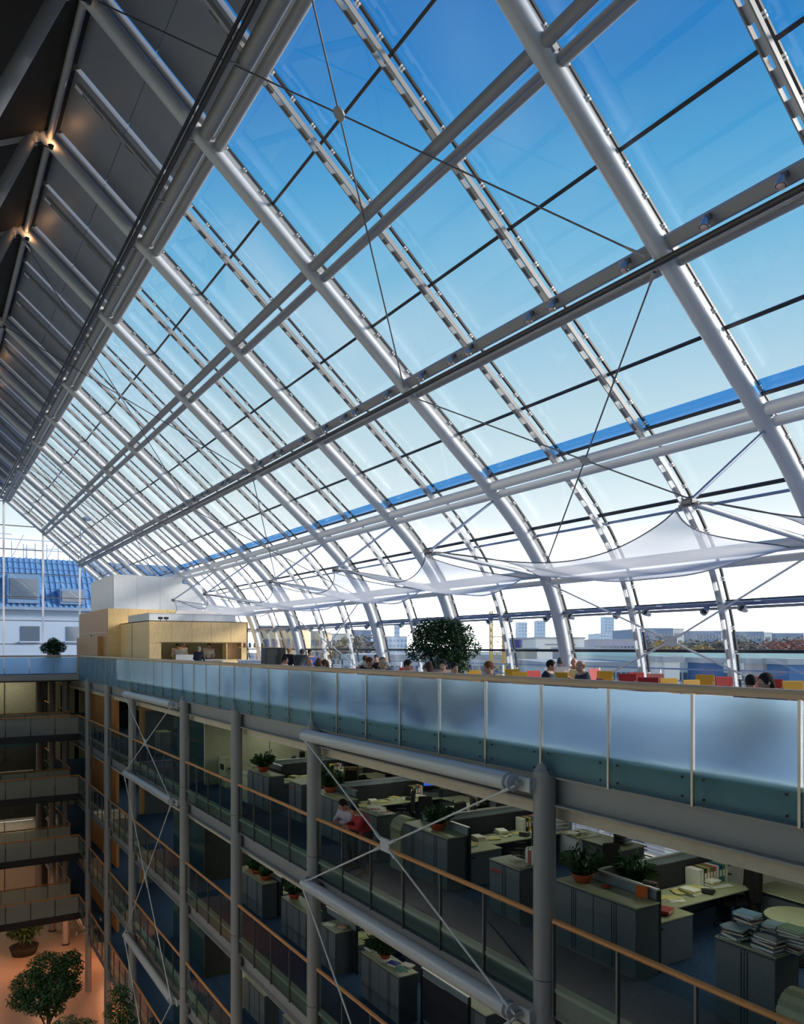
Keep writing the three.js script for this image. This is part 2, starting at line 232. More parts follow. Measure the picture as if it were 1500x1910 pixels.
// ---------------------------------------------------------------- roof steel
{
  const mains = axes.filter((a) => a.main && a.k > -2), mids = axes.filter((a) => !a.main && a.k > -2);
  mains.forEach((a, i) => {
    const z = a.z, o = thing('roof_rafter', `silver tubular roof rafter curving down to the cafe floor, ${ORD[i]} from the right`, 'rafter', null, 0, 'tubular roof rafters');
    const pts = sliceS(0, sAt.Z, 46).map((s) => P(s, 0, z)); const u = SECT.f(0); pts.unshift(V(2.42, 13.57, z));
    part('tube', new GB().path(pts, 0.168, 90, 20), M.steel, o);
    part('fin', (() => { const g = new GB(); const ss = sliceS(0, sAt.Z, 30); for (let j = 0; j < 30; j++) g.bar(P(ss[j], 0.24, z), P(ss[j + 1], 0.24, z), 0.022, 0.2, OUT(ss[j])); return g; })(), M.steelGrey, o);
    for (const k of ['R', 'A', 'B', 'C', 'D']) { const q = P(sAt[k], 0.02, z); part('collar', new GB().bar(P(sAt[k] - 0.12, 0.06, z), P(sAt[k] + 0.12, 0.06, z), 0.40, 0.12, OUT(sAt[k])), M.steelGrey, o); }
    part('shoe', new GB().rbox(SECT.f(sAt.Z).t, EYE + FY(5) + 0.05, -z, 0.5, 0.1, 0.42, 0.01), M.steelGrey, o);
  });
  // ridge hubs with their struts
  mains.forEach((a, i) => {
    const z = a.z, o = thing('ridge_hub', `dark steel hub with splayed struts under the ridge, ${ORD[i]} from the near end`, 'strut', null, 0, 'ridge hubs');
    const h = V(2.42, 13.22, z);
    part('hub', new GB().tube(h.clone().add(V3(0, -0.2, 0)), h.clone().add(V3(0, 0.36, 0)), 0.13, 16).add(new THREE.CylinderGeometry(0.24, 0.24, 0.05, 18).translate(h.x, h.y, h.z)), M.steelGrey, o);
    part('strut', new GB().tube(h, V(-1.9, 3.2, z), 0.15, 14), M.steelGrey, o);
    part('tie', new GB().tube(h, V(-7.8, 7.55, z), 0.10, 12), M.steelGrey, o);
    const lamp = part('uplight', new GB().lathe([[0, 0], [0.05, 0], [0.075, 0.09], [0.06, 0.1], [0, 0.09]], 14), M.dark, o); lamp.position.set(h.x + 0.42, h.y - 0.34, h.z + 0.24);
    const glow = part('lamp_face', new GB().lathe([[0, 0], [0.045, 0], [0.04, 0.012], [0, 0.015]], 12), std(L(0.9, 0.6, 0.35), 0.5, 0, { emissive: L(1, 0.55, 0.22), emissiveIntensity: 0.9 }), o); glow.position.set(h.x + 0.42, h.y - 0.245, h.z + 0.24); part('lamp_arm', new GB().tube(h.clone().add(V3(0, -0.15, 0)), V3(h.x + 0.42, h.y - 0.32, h.z + 0.24), 0.018, 8), M.dark, o);
    if (i > 0 && i < 9) { const p = new THREE.PointLight(L(1, 0.50, 0.20), 0.32, 0, 2); p.position.set(h.x + 0.42, h.y - 0.21, h.z + 0.24); p.castShadow = true; o.add(p); }
  });
  // long members: ridge tube, ridge beam, purlins A-D
  const zA = ZNEAR, zB = ZEND, line = (s, off, r, n = 16, z0 = zA, z1 = zB) => new GB().tube(P(s, off, z0), P(s, off, z1), r, n);
  const U = thing('purlin', 'thin dark tube along the ridge where the struts meet', 'purlin'); part('tube', line(0.02, 0.0, 0.075), M.steelGrey, U); part('strip', new GB().bar(P(-0.02, 0.2, zA), P(-0.02, 0.2, zB), 0.05, 0.05), M.bluebar, U);
  const R = thing('ridge_beam', 'dark twin ridge beam between the closed roof and the glass roof', 'purlin');
  part('upper_tube', line(sAt.R - 0.04, 0.06, 0.15), M.steelGrey, R); part('lower_tube', line(sAt.R + 0.30, 0.10, 0.12), M.steelGrey, R); part('blind_box', new GB().bar(P(sAt.R + 0.13, 0.16, zA), P(sAt.R + 0.13, 0.16, zB), 0.05, 0.06), M.steelLight, R);
  part('access_rail', line(sAt.R - 0.24, -0.30, 0.055), M.dark, R); part('access_rail', line(sAt.R - 0.38, -0.26, 0.035), M.dark, R);
  axes.filter((a) => a.k > -2).forEach((a) => part('bracket', new GB().bar(P(sAt.R - 0.05, -0.05, a.z + 0.12), P(sAt.R - 0.26, -0.28, a.z + 0.12), 0.05, 0.03), M.steelGrey, R));
  const A = thing('purlin', 'silver twin-tube purlin midway between ridge beam and spotlight purlin', 'purlin');
  part('upper_tube', line(sAt.A - 0.08, 0.02, 0.115), M.steelGrey, A); part('lower_tube', line(sAt.A + 0.26, 0.08, 0.105), M.steelGrey, A); part('blind_box', new GB().bar(P(sAt.A + 0.25, -0.02, zA), P(sAt.A + 0.25, -0.02, zB), 0.05, 0.012), M.bluebar, A);
  const B = thing('purlin', 'silver purlin with dark access rail carrying the row of small spotlights', 'purlin');
  part('upper_tube', new GB().bar(P(sAt.B - 0.08, 0.06, zA), P(sAt.B - 0.08, 0.06, zB), 0.20, 0.12, OUT(sAt.B)), M.steelGrey, B); part('lower_tube', line(sAt.B + 0.30, 0.06, 0.09), M.steelGrey, B); part('access_rail', line(sAt.B + 0.07, -0.24, 0.058), M.darkRail, B);
  part('edge_strip', new GB().bar(P(sAt.B + 0.02, -0.02, zA), P(sAt.B + 0.02, -0.02, zB), 0.02, 0.03, OUT(sAt.B)), M.bluebar, B);
  const C = thing('purlin', 'silver twin-tube purlin below the long blue gutter strip', 'purlin');
  part('upper_tube', line(sAt.C - 0.04, 0.04, 0.125), M.steelLight, C); part('lower_tube', line(sAt.C + 0.27, 0.07, 0.10), M.steel, C); part('gap_bar', new GB().bar(P(sAt.C - 0.24, 0.26, zA), P(sAt.C - 0.24, 0.26, zB), 0.06, 0.05, OUT(sAt.C)), M.dark, C);
  const gut = thing('gutter', 'long bright blue strip above the lower roof purlin', 'gutter'); part('strip', new GB().quad(P(sAt.C - 0.44, GLASS + 0.05, zA), P(sAt.C - 0.14, GLASS + 0.05, zA), P(sAt.C - 0.14, GLASS + 0.05, zB), P(sAt.C - 0.44, GLASS + 0.05, zB)), M.gutter, gut); part('lip', new GB().bar(P(sAt.C - 0.13, GLASS + 0.06, zA), P(sAt.C - 0.13, GLASS + 0.06, zB), 0.02, 0.06, OUT(sAt.C)), M.bluebar, gut);
  const D = thing('purlin', 'thick silver purlin at the outer edge of the white sails', 'purlin');
  part('upper_tube', line(sAt.D - 0.10, 0.02, 0.135), M.steelLight, D); part('lower_tube', line(sAt.D + 0.20, 0.04, 0.085), M.steelLight, D);
  const E2 = thing('floodlight_bar', 'blue-grey horizontal bar of the facade that carries the floodlights', 'bar'); part('bar', new GB().bar(P(sAt.E, 0.16, zA), P(sAt.E, 0.16, zB), 0.10, 0.06, OUT(sAt.E)), M.bluebar, E2); part('under_bar', new GB().bar(P(sAt.E + 0.11, 0.2, zA), P(sAt.E + 0.11, 0.2, zB), 0.06, 0.05, OUT(sAt.E)), M.steelGrey, E2);
  // slim perforated trusses
  mids.forEach((a, i) => {
    const o = thing('slim_truss', `slim perforated white truss between the rafters, ${ORD[i]} from the right`, 'truss', null, 0, 'slim perforated roof trusses'), z = a.z;
    const ks = ['U', 'R', 'A', 'B', 'C', 'D', 'E', 'Z'];
    for (let j = 0; j < ks.length - 1; j++) { const s0 = sAt[ks[j]] + (j > 5 ? 0.0 : 0.28), s1 = sAt[ks[j + 1]] - (j === 5 ? 0 : 0.18), n = j > 3 ? 6 : 1, ss = sliceS(s0, s1, n);
      for (const dz of [-0.075, 0.075]) { const g = new GB(); for (let q = 0; q < n; q++) g.bar(P(ss[q], 0.10, z + dz), P(ss[q + 1], 0.10, z + dz), 0.022, 0.10, OUT(ss[q])); part('chord', g, j > 3 ? M.steelLight : M.steelGrey, o); }
      const g = new GB(), cnt = Math.round((s1 - s0) / 0.46); for (let q = 0; q < n; q++) g.bar(P(ss[q], 0.12, z - 0.03), P(ss[q + 1], 0.12, z - 0.03), 0.065, 0.025, OUT(ss[q]));
      for (let q = 0; q < cnt; q++) { const c = s0 + (q + 0.5) * (s1 - s0) / cnt; g.bar(P(c - 0.12, 0.12, z + 0.03), P(c + 0.12, 0.12, z + 0.03), 0.07, 0.024, OUT(c)); }
      g.bar(P(s0, 0.1, z), P(s0 + 0.2, 0.1, z), 0.14, 0.09, OUT(s0)); g.bar(P(s1 - 0.2, 0.1, z), P(s1, 0.1, z), 0.14, 0.09, OUT(s1)); part('web_plate', g, M.steelLight, o, null, 'stuff'); }
  });
}

// ---------------------------------------------------------------- glazing: one window per bay between rafters
{
  const rows = ['R', 'A', 'B', 'C', 'D', 'E', 'F', 'Z'];
  const cuts = [sAt.R + 0.02]; for (let i = 0; i < rows.length - 1; i++) { const a = sAt[rows[i]], b = sAt[rows[i + 1]]; if (i < 3) cuts.push((a + b) / 2 + 0.1); else if (i === 3) cuts.push(a + (b - a) * 0.56); cuts.push(b + (i < 3 ? 0.1 : 0)); }
  const clipG = new THREE.BoxGeometry(0.10, 0.035, 0.035);
  for (let k = -2; k < 9; k++) {
    const w = struct(`window_${k + 3}`); w.name = `window_${k + 3}`;
    const cols = axes.filter((a) => a.z >= Z[k] - 0.01 && a.z <= Z[k + 1] + 0.01).map((a) => a.z), G = GLASS;
    const clips = new GB();
    for (let c = 0; c < cols.length; c++) {
      if (c < cols.length - 1) for (let r = 0; r < cuts.length - 1; r++) { const n = cuts[r] > sAt.C ? 4 : 1, ss = sliceS(cuts[r] + 0.015, cuts[r + 1] - 0.015, n), pos = [], uv = [], idx = [];
        ss.forEach((s, i) => { const a = P(s, G, cols[c] + 0.02), b = P(s, G, cols[c + 1] - 0.02); pos.push(a.x, a.y, a.z, b.x, b.y, b.z); uv.push(0, i, 1, i); if (i) { const q = 2 * i; idx.push(q - 2, q - 1, q + 1, q - 2, q + 1, q); } });
        const g = new THREE.BufferGeometry(); g.setAttribute('position', new THREE.Float32BufferAttribute(pos, 3)); g.setAttribute('uv', new THREE.Float32BufferAttribute(uv, 2)); g.setIndex(idx); g.computeVertexNormals();
        const p = part('pane', g, M.pane, w); }
      if (c < cols.length - 1 || k === 8) { const z = cols[c], ss = sliceS(sAt.R + 0.25, sAt.Z, 26); const bar = new GB();
        for (let q = 0; q < 26; q++) bar.bar(P(ss[q], G - 0.03, z), P(ss[q + 1], G - 0.03, z), 0.055, 0.05, OUT(ss[q])); part('glazing_bar', bar, M.dark, w);
        for (let s = sAt.R + 0.35; s < sAt.Z; s += 0.57) { const g = clipG.clone(), q = SECT.f(s); const m = new THREE.Matrix4().makeBasis(V3(0, 0, -1), OUT(s), V3(q.dx, q.dy, 0)); g.applyMatrix4(m); const c0 = P(s, G - 0.062, z); g.translate(c0.x, c0.y, c0.z); clips.add(g);
          const g2 = clipG.clone(); g2.applyMatrix4(m); const c1 = P(s + 0.055, G - 0.062, z); g2.translate(c1.x, c1.y, c1.z); clips.add(g2); } }
    }
    for (let r = 1; r < cuts.length - 1; r++) { const s = cuts[r]; if ([...'ABC'].some((q) => Math.abs(sAt[q] + 0.1 - s) < 0.02)) continue;
      part('transom', new GB().bar(P(s, G - 0.03, Z[k]), P(s, G - 0.03, Z[k + 1]), s > sAt.C ? 0.075 : 0.06, 0.05, OUT(s)), M.dark, w); if (s > sAt.C && s < sAt.D) part('transom', new GB().bar(P(s + 0.26, G + 0.02, Z[k]), P(s + 0.26, G + 0.02, Z[k + 1]), 0.05, 0.05, OUT(s)), M.bluebar, w); }
    part('glass_clip', clips, M.clip, w, null, 'stuff');
  }
  // glass gable at the far end
  const w = struct('window_12'); w.name = 'window_12';
  const ts = [-8, -5.3, -2.7, -0.1, 2.5, 5.17, 7.85, 10.46, 12.9, 15.0], roofY = (t) => t < 3 ? 13.75 - (3.15 - t) * 0.537 : (() => { let s = 0; while (s < sAt.Z && SECT.f(s, 0.3).t < t) s += 0.05; return SECT.f(s, 0.3).y; })();
  ts.forEach((t, i) => { const yt = roofY(t); part('mullion', new GB().box(t, EYE + (FY(5) + yt) / 2, -ZEND, 0.13, yt - FY(5), 0.2), M.steelLight, w);
    if (i < ts.length - 1) { const t2 = ts[i + 1], y2 = roofY(t2); for (let y = FY(5); y < Math.max(yt, y2); y += 1.77) { const lo = Math.max(yt, y2), a = Math.min(y + 1.77, yt), b = Math.min(y + 1.77, y2); if (a <= y && b <= y) break;
        part('pane', new GB().quad(V(t + 0.05, y, ZEND + 0.05), V(t2 - 0.05, Math.min(y, y2), ZEND + 0.05), V(t2 - 0.05, Math.max(b, Math.min(y, y2)), ZEND + 0.05), V(t + 0.05, Math.max(a, y), ZEND + 0.05)), M.pane, w);
        if (Math.min(yt, y2) > y + 1.77) part('transom', new GB().box((t + t2) / 2, EYE + y + 1.77, -ZEND, t2 - t, 0.06, 0.08), M.rod, w); } } });
  part('gable_rafter', (() => { const g = new GB(), ss = sliceS(0, sAt.Z, 30); for (let j = 0; j < 30; j++) g.bar(P(ss[j], 0.2, ZEND + 0.1), P(ss[j + 1], 0.2, ZEND + 0.1), 0.12, 0.3, OUT(ss[j])); return g; })(), M.steelGrey, w);
}

// ---------------------------------------------------------------- bracing crosses of the roof (three-panel bays)
{
  [0, 3, 6].forEach((k, i) => {
    const z0 = Z[k], z1 = Z[k + 1], zm = (z0 + z1) / 2;
    const cross = (s0, s1, off, where) => {
      const o = thing('cable_cross', `thin cable cross with round plate, ${where} roof, ${ORD[i]} braced bay from the right`, 'bracing', null, 0, 'roof cable crosses');
      const a0 = P(s0, off, z0 + 0.18), a1 = P(s0, off, z1 - 0.18), b0 = P(s1, off, z0 + 0.18), b1 = P(s1, off, z1 - 0.18), c = a0.clone().add(a1).add(b0).add(b1).multiplyScalar(0.25);
      for (const e of [a0, a1, b0, b1]) { part('cable', new GB().tube(c, e, 0.017, 8), M.rod, o); part('fork', new GB().tube(e, cut(e, c, 0.06), 0.035, 10, 0.02), M.steelGrey, o); }
      const n = V3().crossVectors(a0.clone().sub(c), a1.clone().sub(c)).normalize(); const g = new THREE.CylinderGeometry(0.13, 0.13, 0.035, 8); g.applyQuaternion(new THREE.Quaternion().setFromUnitVectors(UP, n)); g.translate(c.x, c.y, c.z); part('centre_plate', new GB().add(g), M.steelGrey, o);
    };
    cross(sAt.U + 0.1, sAt.B - 0.1, -0.16, 'upper'); cross(sAt.B + 0.2, sAt.D - 0.2, -0.17, 'lower');
    { const o = thing('cable_cross', `slim rod cross before the facade glass, ${ORD[i]} braced bay from the right`, 'bracing', null, 0, 'facade rod crosses');
      const a0 = P(sAt.D + 0.1, -0.2, z0 + 0.18), a1 = P(sAt.D + 0.1, -0.2, z1 - 0.18), b0 = V(15.75, FY(5) + 0.1, z0 + 0.18), b1 = V(15.75, FY(5) + 0.1, z1 - 0.18), c = V(15.55, 0.16, zm);
      for (const e of [a0, a1, b0, b1]) part('rod', new GB().tube(c, e, 0.026, 10), M.steelLight, o); part('centre_plate', new GB().rbox(c.x, c.y, c.z, 0.05, 0.26, 0.4, 0.02), M.steel, o); }
  });
}
// ---------------------------------------------------------------- balcony columns, balustrades, ties
const TB = 7.9;
{
  const ks = [-1, 0, 1, 2, 3, 4, 5, 6];
  ks.forEach((k, i) => {
    const o = thing('balcony_column', `round grey steel column of the balcony front, ${k < 0 ? 'hidden one beyond the right edge' : ORD[i - 1] + ' from the right'}`, 'column', V3(TB, 0, -Z[k]), 0, 'balcony columns');
    const top = EYE + FY(5) - 0.24;
    part('shaft', new GB().tube(V3(0, 0, 0), V3(0, top - 0.1, 0), 0.168, 28), M.steelGrey, o);
    part('cap', new GB().tube(V3(0, top - 0.1, 0), V3(0, top + 0.08, 0), 0.168, 28, 0.05), M.steelGrey, o);
    for (let n = 1; n <= 4; n++) part('joint_ring', new GB().tube(V3(0, EYE + FY(n) - EYE + EYE - EYE + 0.02 + 0.0, 0), V3(0, FLOOR * n + 0.035, 0), 0.171, 28), M.dark, o).visible = true;
  });
  scene.children.filter((o) => o.name.startsWith('balcony_column')).forEach((o) => { o.children.filter((c) => c.name === 'joint_ring').forEach((c, j) => { c.geometry = new THREE.TorusGeometry(0.168, 0.006, 6, 28).rotateX(Math.PI / 2); c.position.set(0, FLOOR * (j + 1) + 0.12, 0); }); });

  // a balustrade along the building or across it: handrail, posts, glass
  function balustrade(a, b, n, label, group, opt = {}) {
    const o = thing('glass_balustrade', label, 'balustrade', null, 0, group), top = 1.06, d = b.clone().sub(a), Ln = d.length(); d.normalize(); const cnt = opt.count || Math.max(1, Math.round(Ln / (PANEL / 2)));
    const railM = opt.rail || M.railWarm, r = opt.r || 0.042, low = opt.low ?? -0.36;
    part('handrail', new GB().tube(a.clone().add(V3(0, top - r, 0)), b.clone().add(V3(0, top - r, 0)), r, 14), railM, o);
    const nrm = V3(d.z, 0, -d.x).multiplyScalar(opt.side || 1);           // towards the void
    for (let i = 0; i <= cnt; i++) { const p = cut(a, b, i / cnt); part('post', new GB().bar(p.clone().add(V3(0, low - 0.02, 0)), p.clone().add(V3(0, top - r, 0)), 0.032, 0.05, nrm), opt.post || M.rod, o); }
    for (let i = 0; i < cnt; i++) { const p = cut(a, b, i / cnt).addScaledVector(d, 0.03), q = cut(a, b, (i + 1) / cnt).addScaledVector(d, -0.03), t = top - 0.12;
      part('glass_panel', opt.thick ? new GB().bar(V3(p.x, p.y + (low + t) / 2, p.z), V3(q.x, q.y + (low + t) / 2, q.z), 0.012, t - low) : new GB().quad(V3(p.x, p.y + low, p.z), V3(q.x, q.y + low, q.z), V3(q.x, q.y + t, q.z), V3(p.x, p.y + t, p.z)), opt.glass || M.glassRail, o);
      if (opt.bolts) { const g = new GB(); for (const e of [0.12, Ln / cnt - 0.18]) for (const y of [low + 0.08, -0.06]) { const c = p.clone().addScaledVector(d, e); g.tube(c.clone().setY(c.y + y).addScaledVector(nrm, -0.02), c.clone().setY(c.y + y).addScaledVector(nrm, 0.02), 0.015, 8); } part('glass_fixing', g, M.dark, o, null, 'stuff'); } }
    return o;
  }
  // top storey: one long run, posts every half panel
  const yT = EYE + FY(5), zs = 8.84 - PANEL * 3;
  balustrade(V3(TB - 0.06, yT, -zs), V3(TB - 0.06, yT, -(zs + 36 * PANEL / 2)), 0, 'long frosted blue glass balustrade with brown handrail along the cafe edge', null, { rail: M.rail, r: 0.055, glass: M.frosted, post: M.stainless, bolts: true, thick: true, low: -0.37, side: -1, count: 36 });
  balustrade(V3(-7.6, yT, -49.5), V3(TB - 0.08, yT, -49.5), 0, 'teal glass balustrade across the far end of the top floor', null, { rail: M.rail, r: 0.05, post: M.stainless, glass: M.frosted, thick: true });
  // lower storeys: between columns
  const STORY = { 4: 'upper office floor', 3: 'middle office floor', 2: 'lower office floor', 1: 'lowest gallery floor' };
  for (let n = 4; n >= 1; n--) for (let k = -1; k < 6; k++) {
    if (n === 3 && k < 0) continue; if (n === 2 && k < 1) continue; if (n === 1 && k < 2) continue;
    const y = FLOOR * n; balustrade(V3(TB, y, -Z[k] - 0.2), V3(TB, y, -Z[k + 1] + 0.2), 0, `clear glass balustrade, ${STORY[n]}, ${ORD[k + 1]} bay from the right`, 'office balustrades', { side: -1, count: k < 0 ? 4 : BAYS[k] * 2 });
  }
  for (let n = 4; n >= 1; n--) { const y = FLOOR * n, f = STORY[n];
    balustrade(V3(TB, y, -Z[6] - 0.2), V3(TB, y, -49.5), 0, `short glass balustrade linking column and bridge on the ${f}`, 'corner balustrades', { side: -1 });
    balustrade(V3(-7.6, y, -49.5), V3(TB, y, -49.5), 0, `glass balustrade on the near side of the bridge on the ${f}`, 'near bridge balustrades', { low: -0.3, glass: M.bridgeGlass });
    balustrade(V3(-7.6, y, -52.5), V3(TB, y, -52.5), 0, `glass balustrade on the far side of the bridge on the ${f}`, 'far bridge balustrades', { low: -0.3, glass: M.bridgeGlass });
    balustrade(V3(TB, y, -52.5), V3(TB, y, -64.4), 0, `glass balustrade along the rear well on the ${f}`, 'rear well balustrades', {}); }
  // tie tubes and rod crosses in front of the braced bays
  const tie = (k, n, label) => { const o = thing('tie_tube', label, 'tube', null, 0, 'horizontal tie tubes'), y = FLOOR * n - (n === 5 ? 0.52 : 0.43), z0 = -Z[k] - 0.42, z1 = -Z[k + 1] + 0.34, x = 7.56;
    part('tube', new GB().tube(V3(x, y, z0), V3(x, y, z1), 0.14, 24).tube(V3(x, y, z0 + 0.12), V3(x, y, z0), 0.14, 24, 0.09).tube(V3(x, y, z1 - 0.12), V3(x, y, z1), 0.14, 24, 0.09), M.steel, o);
    for (const z of [z0 + 0.08, z1 - 0.08]) { const s = z > (z0 + z1) / 2 ? 1 : -1; part('gusset', new GB().rbox(x + 0.1, y - 0.02, z + s * 0.14, 0.05, 0.22, 0.34, 0.02).bar(V3(x + 0.1, y, z + s * 0.2), V3(TB - 0.1, y, -(s > 0 ? Z[k] : Z[k + 1])), 0.05, 0.16), M.steel, o); part('pin', new GB().tube(V3(x - 0.03, y, z + s * 0.12), V3(x + 0.16, y, z + s * 0.12), 0.05, 14), M.stainless, o); } };
  const xr = (k, n1, n0, label) => { const o = thing('rod_cross', label, 'bracing', null, 0, 'balcony rod crosses'), x = 7.50, yt = FLOOR * n1 - (n1 === 5 ? 0.55 : 0.46), yb = FLOOR * n0 - 0.42, za = -Z[k] - 0.2, zb = -Z[k + 1] + 0.2, c = V3(x, (yt + yb) / 2, (za + zb) / 2);
    for (const e of [V3(x, yt, za), V3(x, yt, zb), V3(x, yb, za), V3(x, yb, zb)]) { part('rod', new GB().tube(c, e, 0.019, 10), M.steelLight, o); part('turnbuckle', new GB().tube(cut(c, e, 0.035), cut(c, e, 0.10), 0.036, 10), M.steel, o); part('turnbuckle', new GB().tube(cut(c, e, 0.92), cut(c, e, 0.975), 0.034, 10), M.steel, o); }
    part('centre_plate', new GB().rbox(c.x, c.y, c.z, 0.05, 0.26, 0.34, 0.02), M.steel, o); };
  [[0, 'right'], [3, 'left']].forEach(([k, s]) => {
    tie(k, 5, `large silver tie tube under the cafe edge in the ${s} braced bay`); tie(k, 4, `large silver tie tube at the upper office floor in the ${s} braced bay`); tie(k, 2, `large silver tie tube low down in the ${s} braced bay`);
    xr(k, 5, 4, `steel rod cross one storey tall in the ${s} braced bay under the cafe edge`); xr(k, 4, 2, `steel rod cross two storeys tall in the ${s} braced bay`); if (k === 3) xr(k, 2, 0, 'lowest steel rod cross of the left braced bay'); });
}
// little uplights on the far columns near the ground
[[6, 0.9, 'left'], [6, 1.4, 'right'], [3, -0.6, 'lower']].forEach(([k, dy, s]) => { const z = -Z[k] + 0.18 + (s === 'left' ? 0.1 : 0), y = FLOOR * 1 + dy - 1.0, x = s === 'right' ? TB + 0.62 : TB - 0.62;
  const o = thing('column_lamp', `small double spotlight on a bracket of the far column, ${s} one`, 'lamp', V3(x, y, z));
  part('arm', new GB().tube(V3(0, 0, 0), V3(s === 'right' ? -0.5 : 0.5, 0.06, -0.1), 0.02, 8), M.rod, o); for (const e of [-0.09, 0.09]) part('head', new GB().lathe([[0, -0.1], [0.07, -0.1], [0.08, 0], [0.05, 0.1], [0, 0.11]], 14, 0, -0.02, e), M.stainless, o); });

// ---------------------------------------------------------------- far end below the cafe level
{
  const w = struct('wall_far'); part('backing', new GB().box(4.2, (EYE + FY(5) - 0.3) / 2, -ZEND + 0.0, 25, EYE + FY(5) - 0.3, 0.2), M.darkWall, w);
  for (let n = 0; n < 5; n++) { const y = FLOOR * n;
    part('slab_strip', new GB().box(-0.1, y + FLOOR - 0.3, -ZEND + 0.2, 16, 0.6, 0.4), M.darkWall, w);
    if (n === 4 || n === 0) part('wall_panel', new GB().box(2.2, y + 1.5, -ZEND + 0.3, 10.2, 3.0, 0.1), n ? M.beige : M.cream, w); else { part('wall_panel', new GB().box(2.2, y + 0.55, -ZEND + 0.3, 10.2, 1.1, 0.1), n === 1 ? M.cream : M.darkWall, w); part('window_band', new GB().box(2.2, y + 2.05, -ZEND + 0.25, 10.2, 1.9, 0.05), n === 1 ? M.cream : M.tealGlass, w); }
    for (const x of [-2.4, 2.4, 5.2]) part('panel_joint', new GB().box(x, y + 1.5, -ZEND + 0.37, 0.05, 3, 0.04), M.dark, w);
    for (const x of [8.6, 9.6, 10.8]) part('wall_panel', new GB().box(x, y + 1.5, -ZEND + 0.3, 0.9, 3.0, 0.1), n ? M.beige : M.cream, w);
  }
  [[7.15, 61.5], [7.5, 57.5], [TB, Z[7]]].forEach(([x, z], i) => { const o = thing('rear_column', `grey round column beside the rear well, ${['left', 'middle', 'right'][i]} of the three`, 'column', V3(x, 0, -z)); part('shaft', new GB().tube(V3(0, 0, 0), V3(0, FLOOR * 5 - 0.5, 0), 0.2, 20), M.steelGrey, o); part('base_ring', new GB().tube(V3(0, 0, 0), V3(0, 0.08, 0), 0.24, 20), M.dark, o); });
  // timber-lined lift core behind the far bays
  const c = struct('wall_core');
  for (let n = 1; n < 5; n++) { const y = FLOOR * n + 1.24;
    for (const [z0, z1] of [[50.7, 53.0], [48.3, 50.6], [44.8, 46.7]]) part('timber_panel', new GB().box(9.15, y, -(z0 + z1) / 2, 0.16, 2.46, z1 - z0), z0 < 42 ? M.woodDark : M.woodRed, c);
    part('timber_panel', new GB().box(10.6, y, -41.3, 2.2, 2.46, 0.12), M.woodDark, c); part('dark_recess', new GB().box(10.7, y - 0.35, -41.1, 1.9, 1.75, 0.2), M.cabinetSide, c); part('dark_recess', new GB().box(12.5, y, -46, 0.2, 2.46, 10), M.tealGlass, c);
    part('partition', new GB().box(12.0, y, -28.2, 6.4, 2.46, 0.12), n === 4 ? M.beige : M.darkWall, c);
    if (n === 4) for (const x of [10.0, 11.3, 12.6, 13.9]) part('joint', new GB().box(x, y, -28.13, 0.015, 2.46, 0.03), M.dark, c);
    for (const [z0, z1] of [[28.4, 30.6], [30.7, 33]]) part('glass_partition', new GB().box(9.0, y, -(z0 + z1) / 2, 0.05, 2.46, z1 - z0), M.tealGlass, c);
  }
}

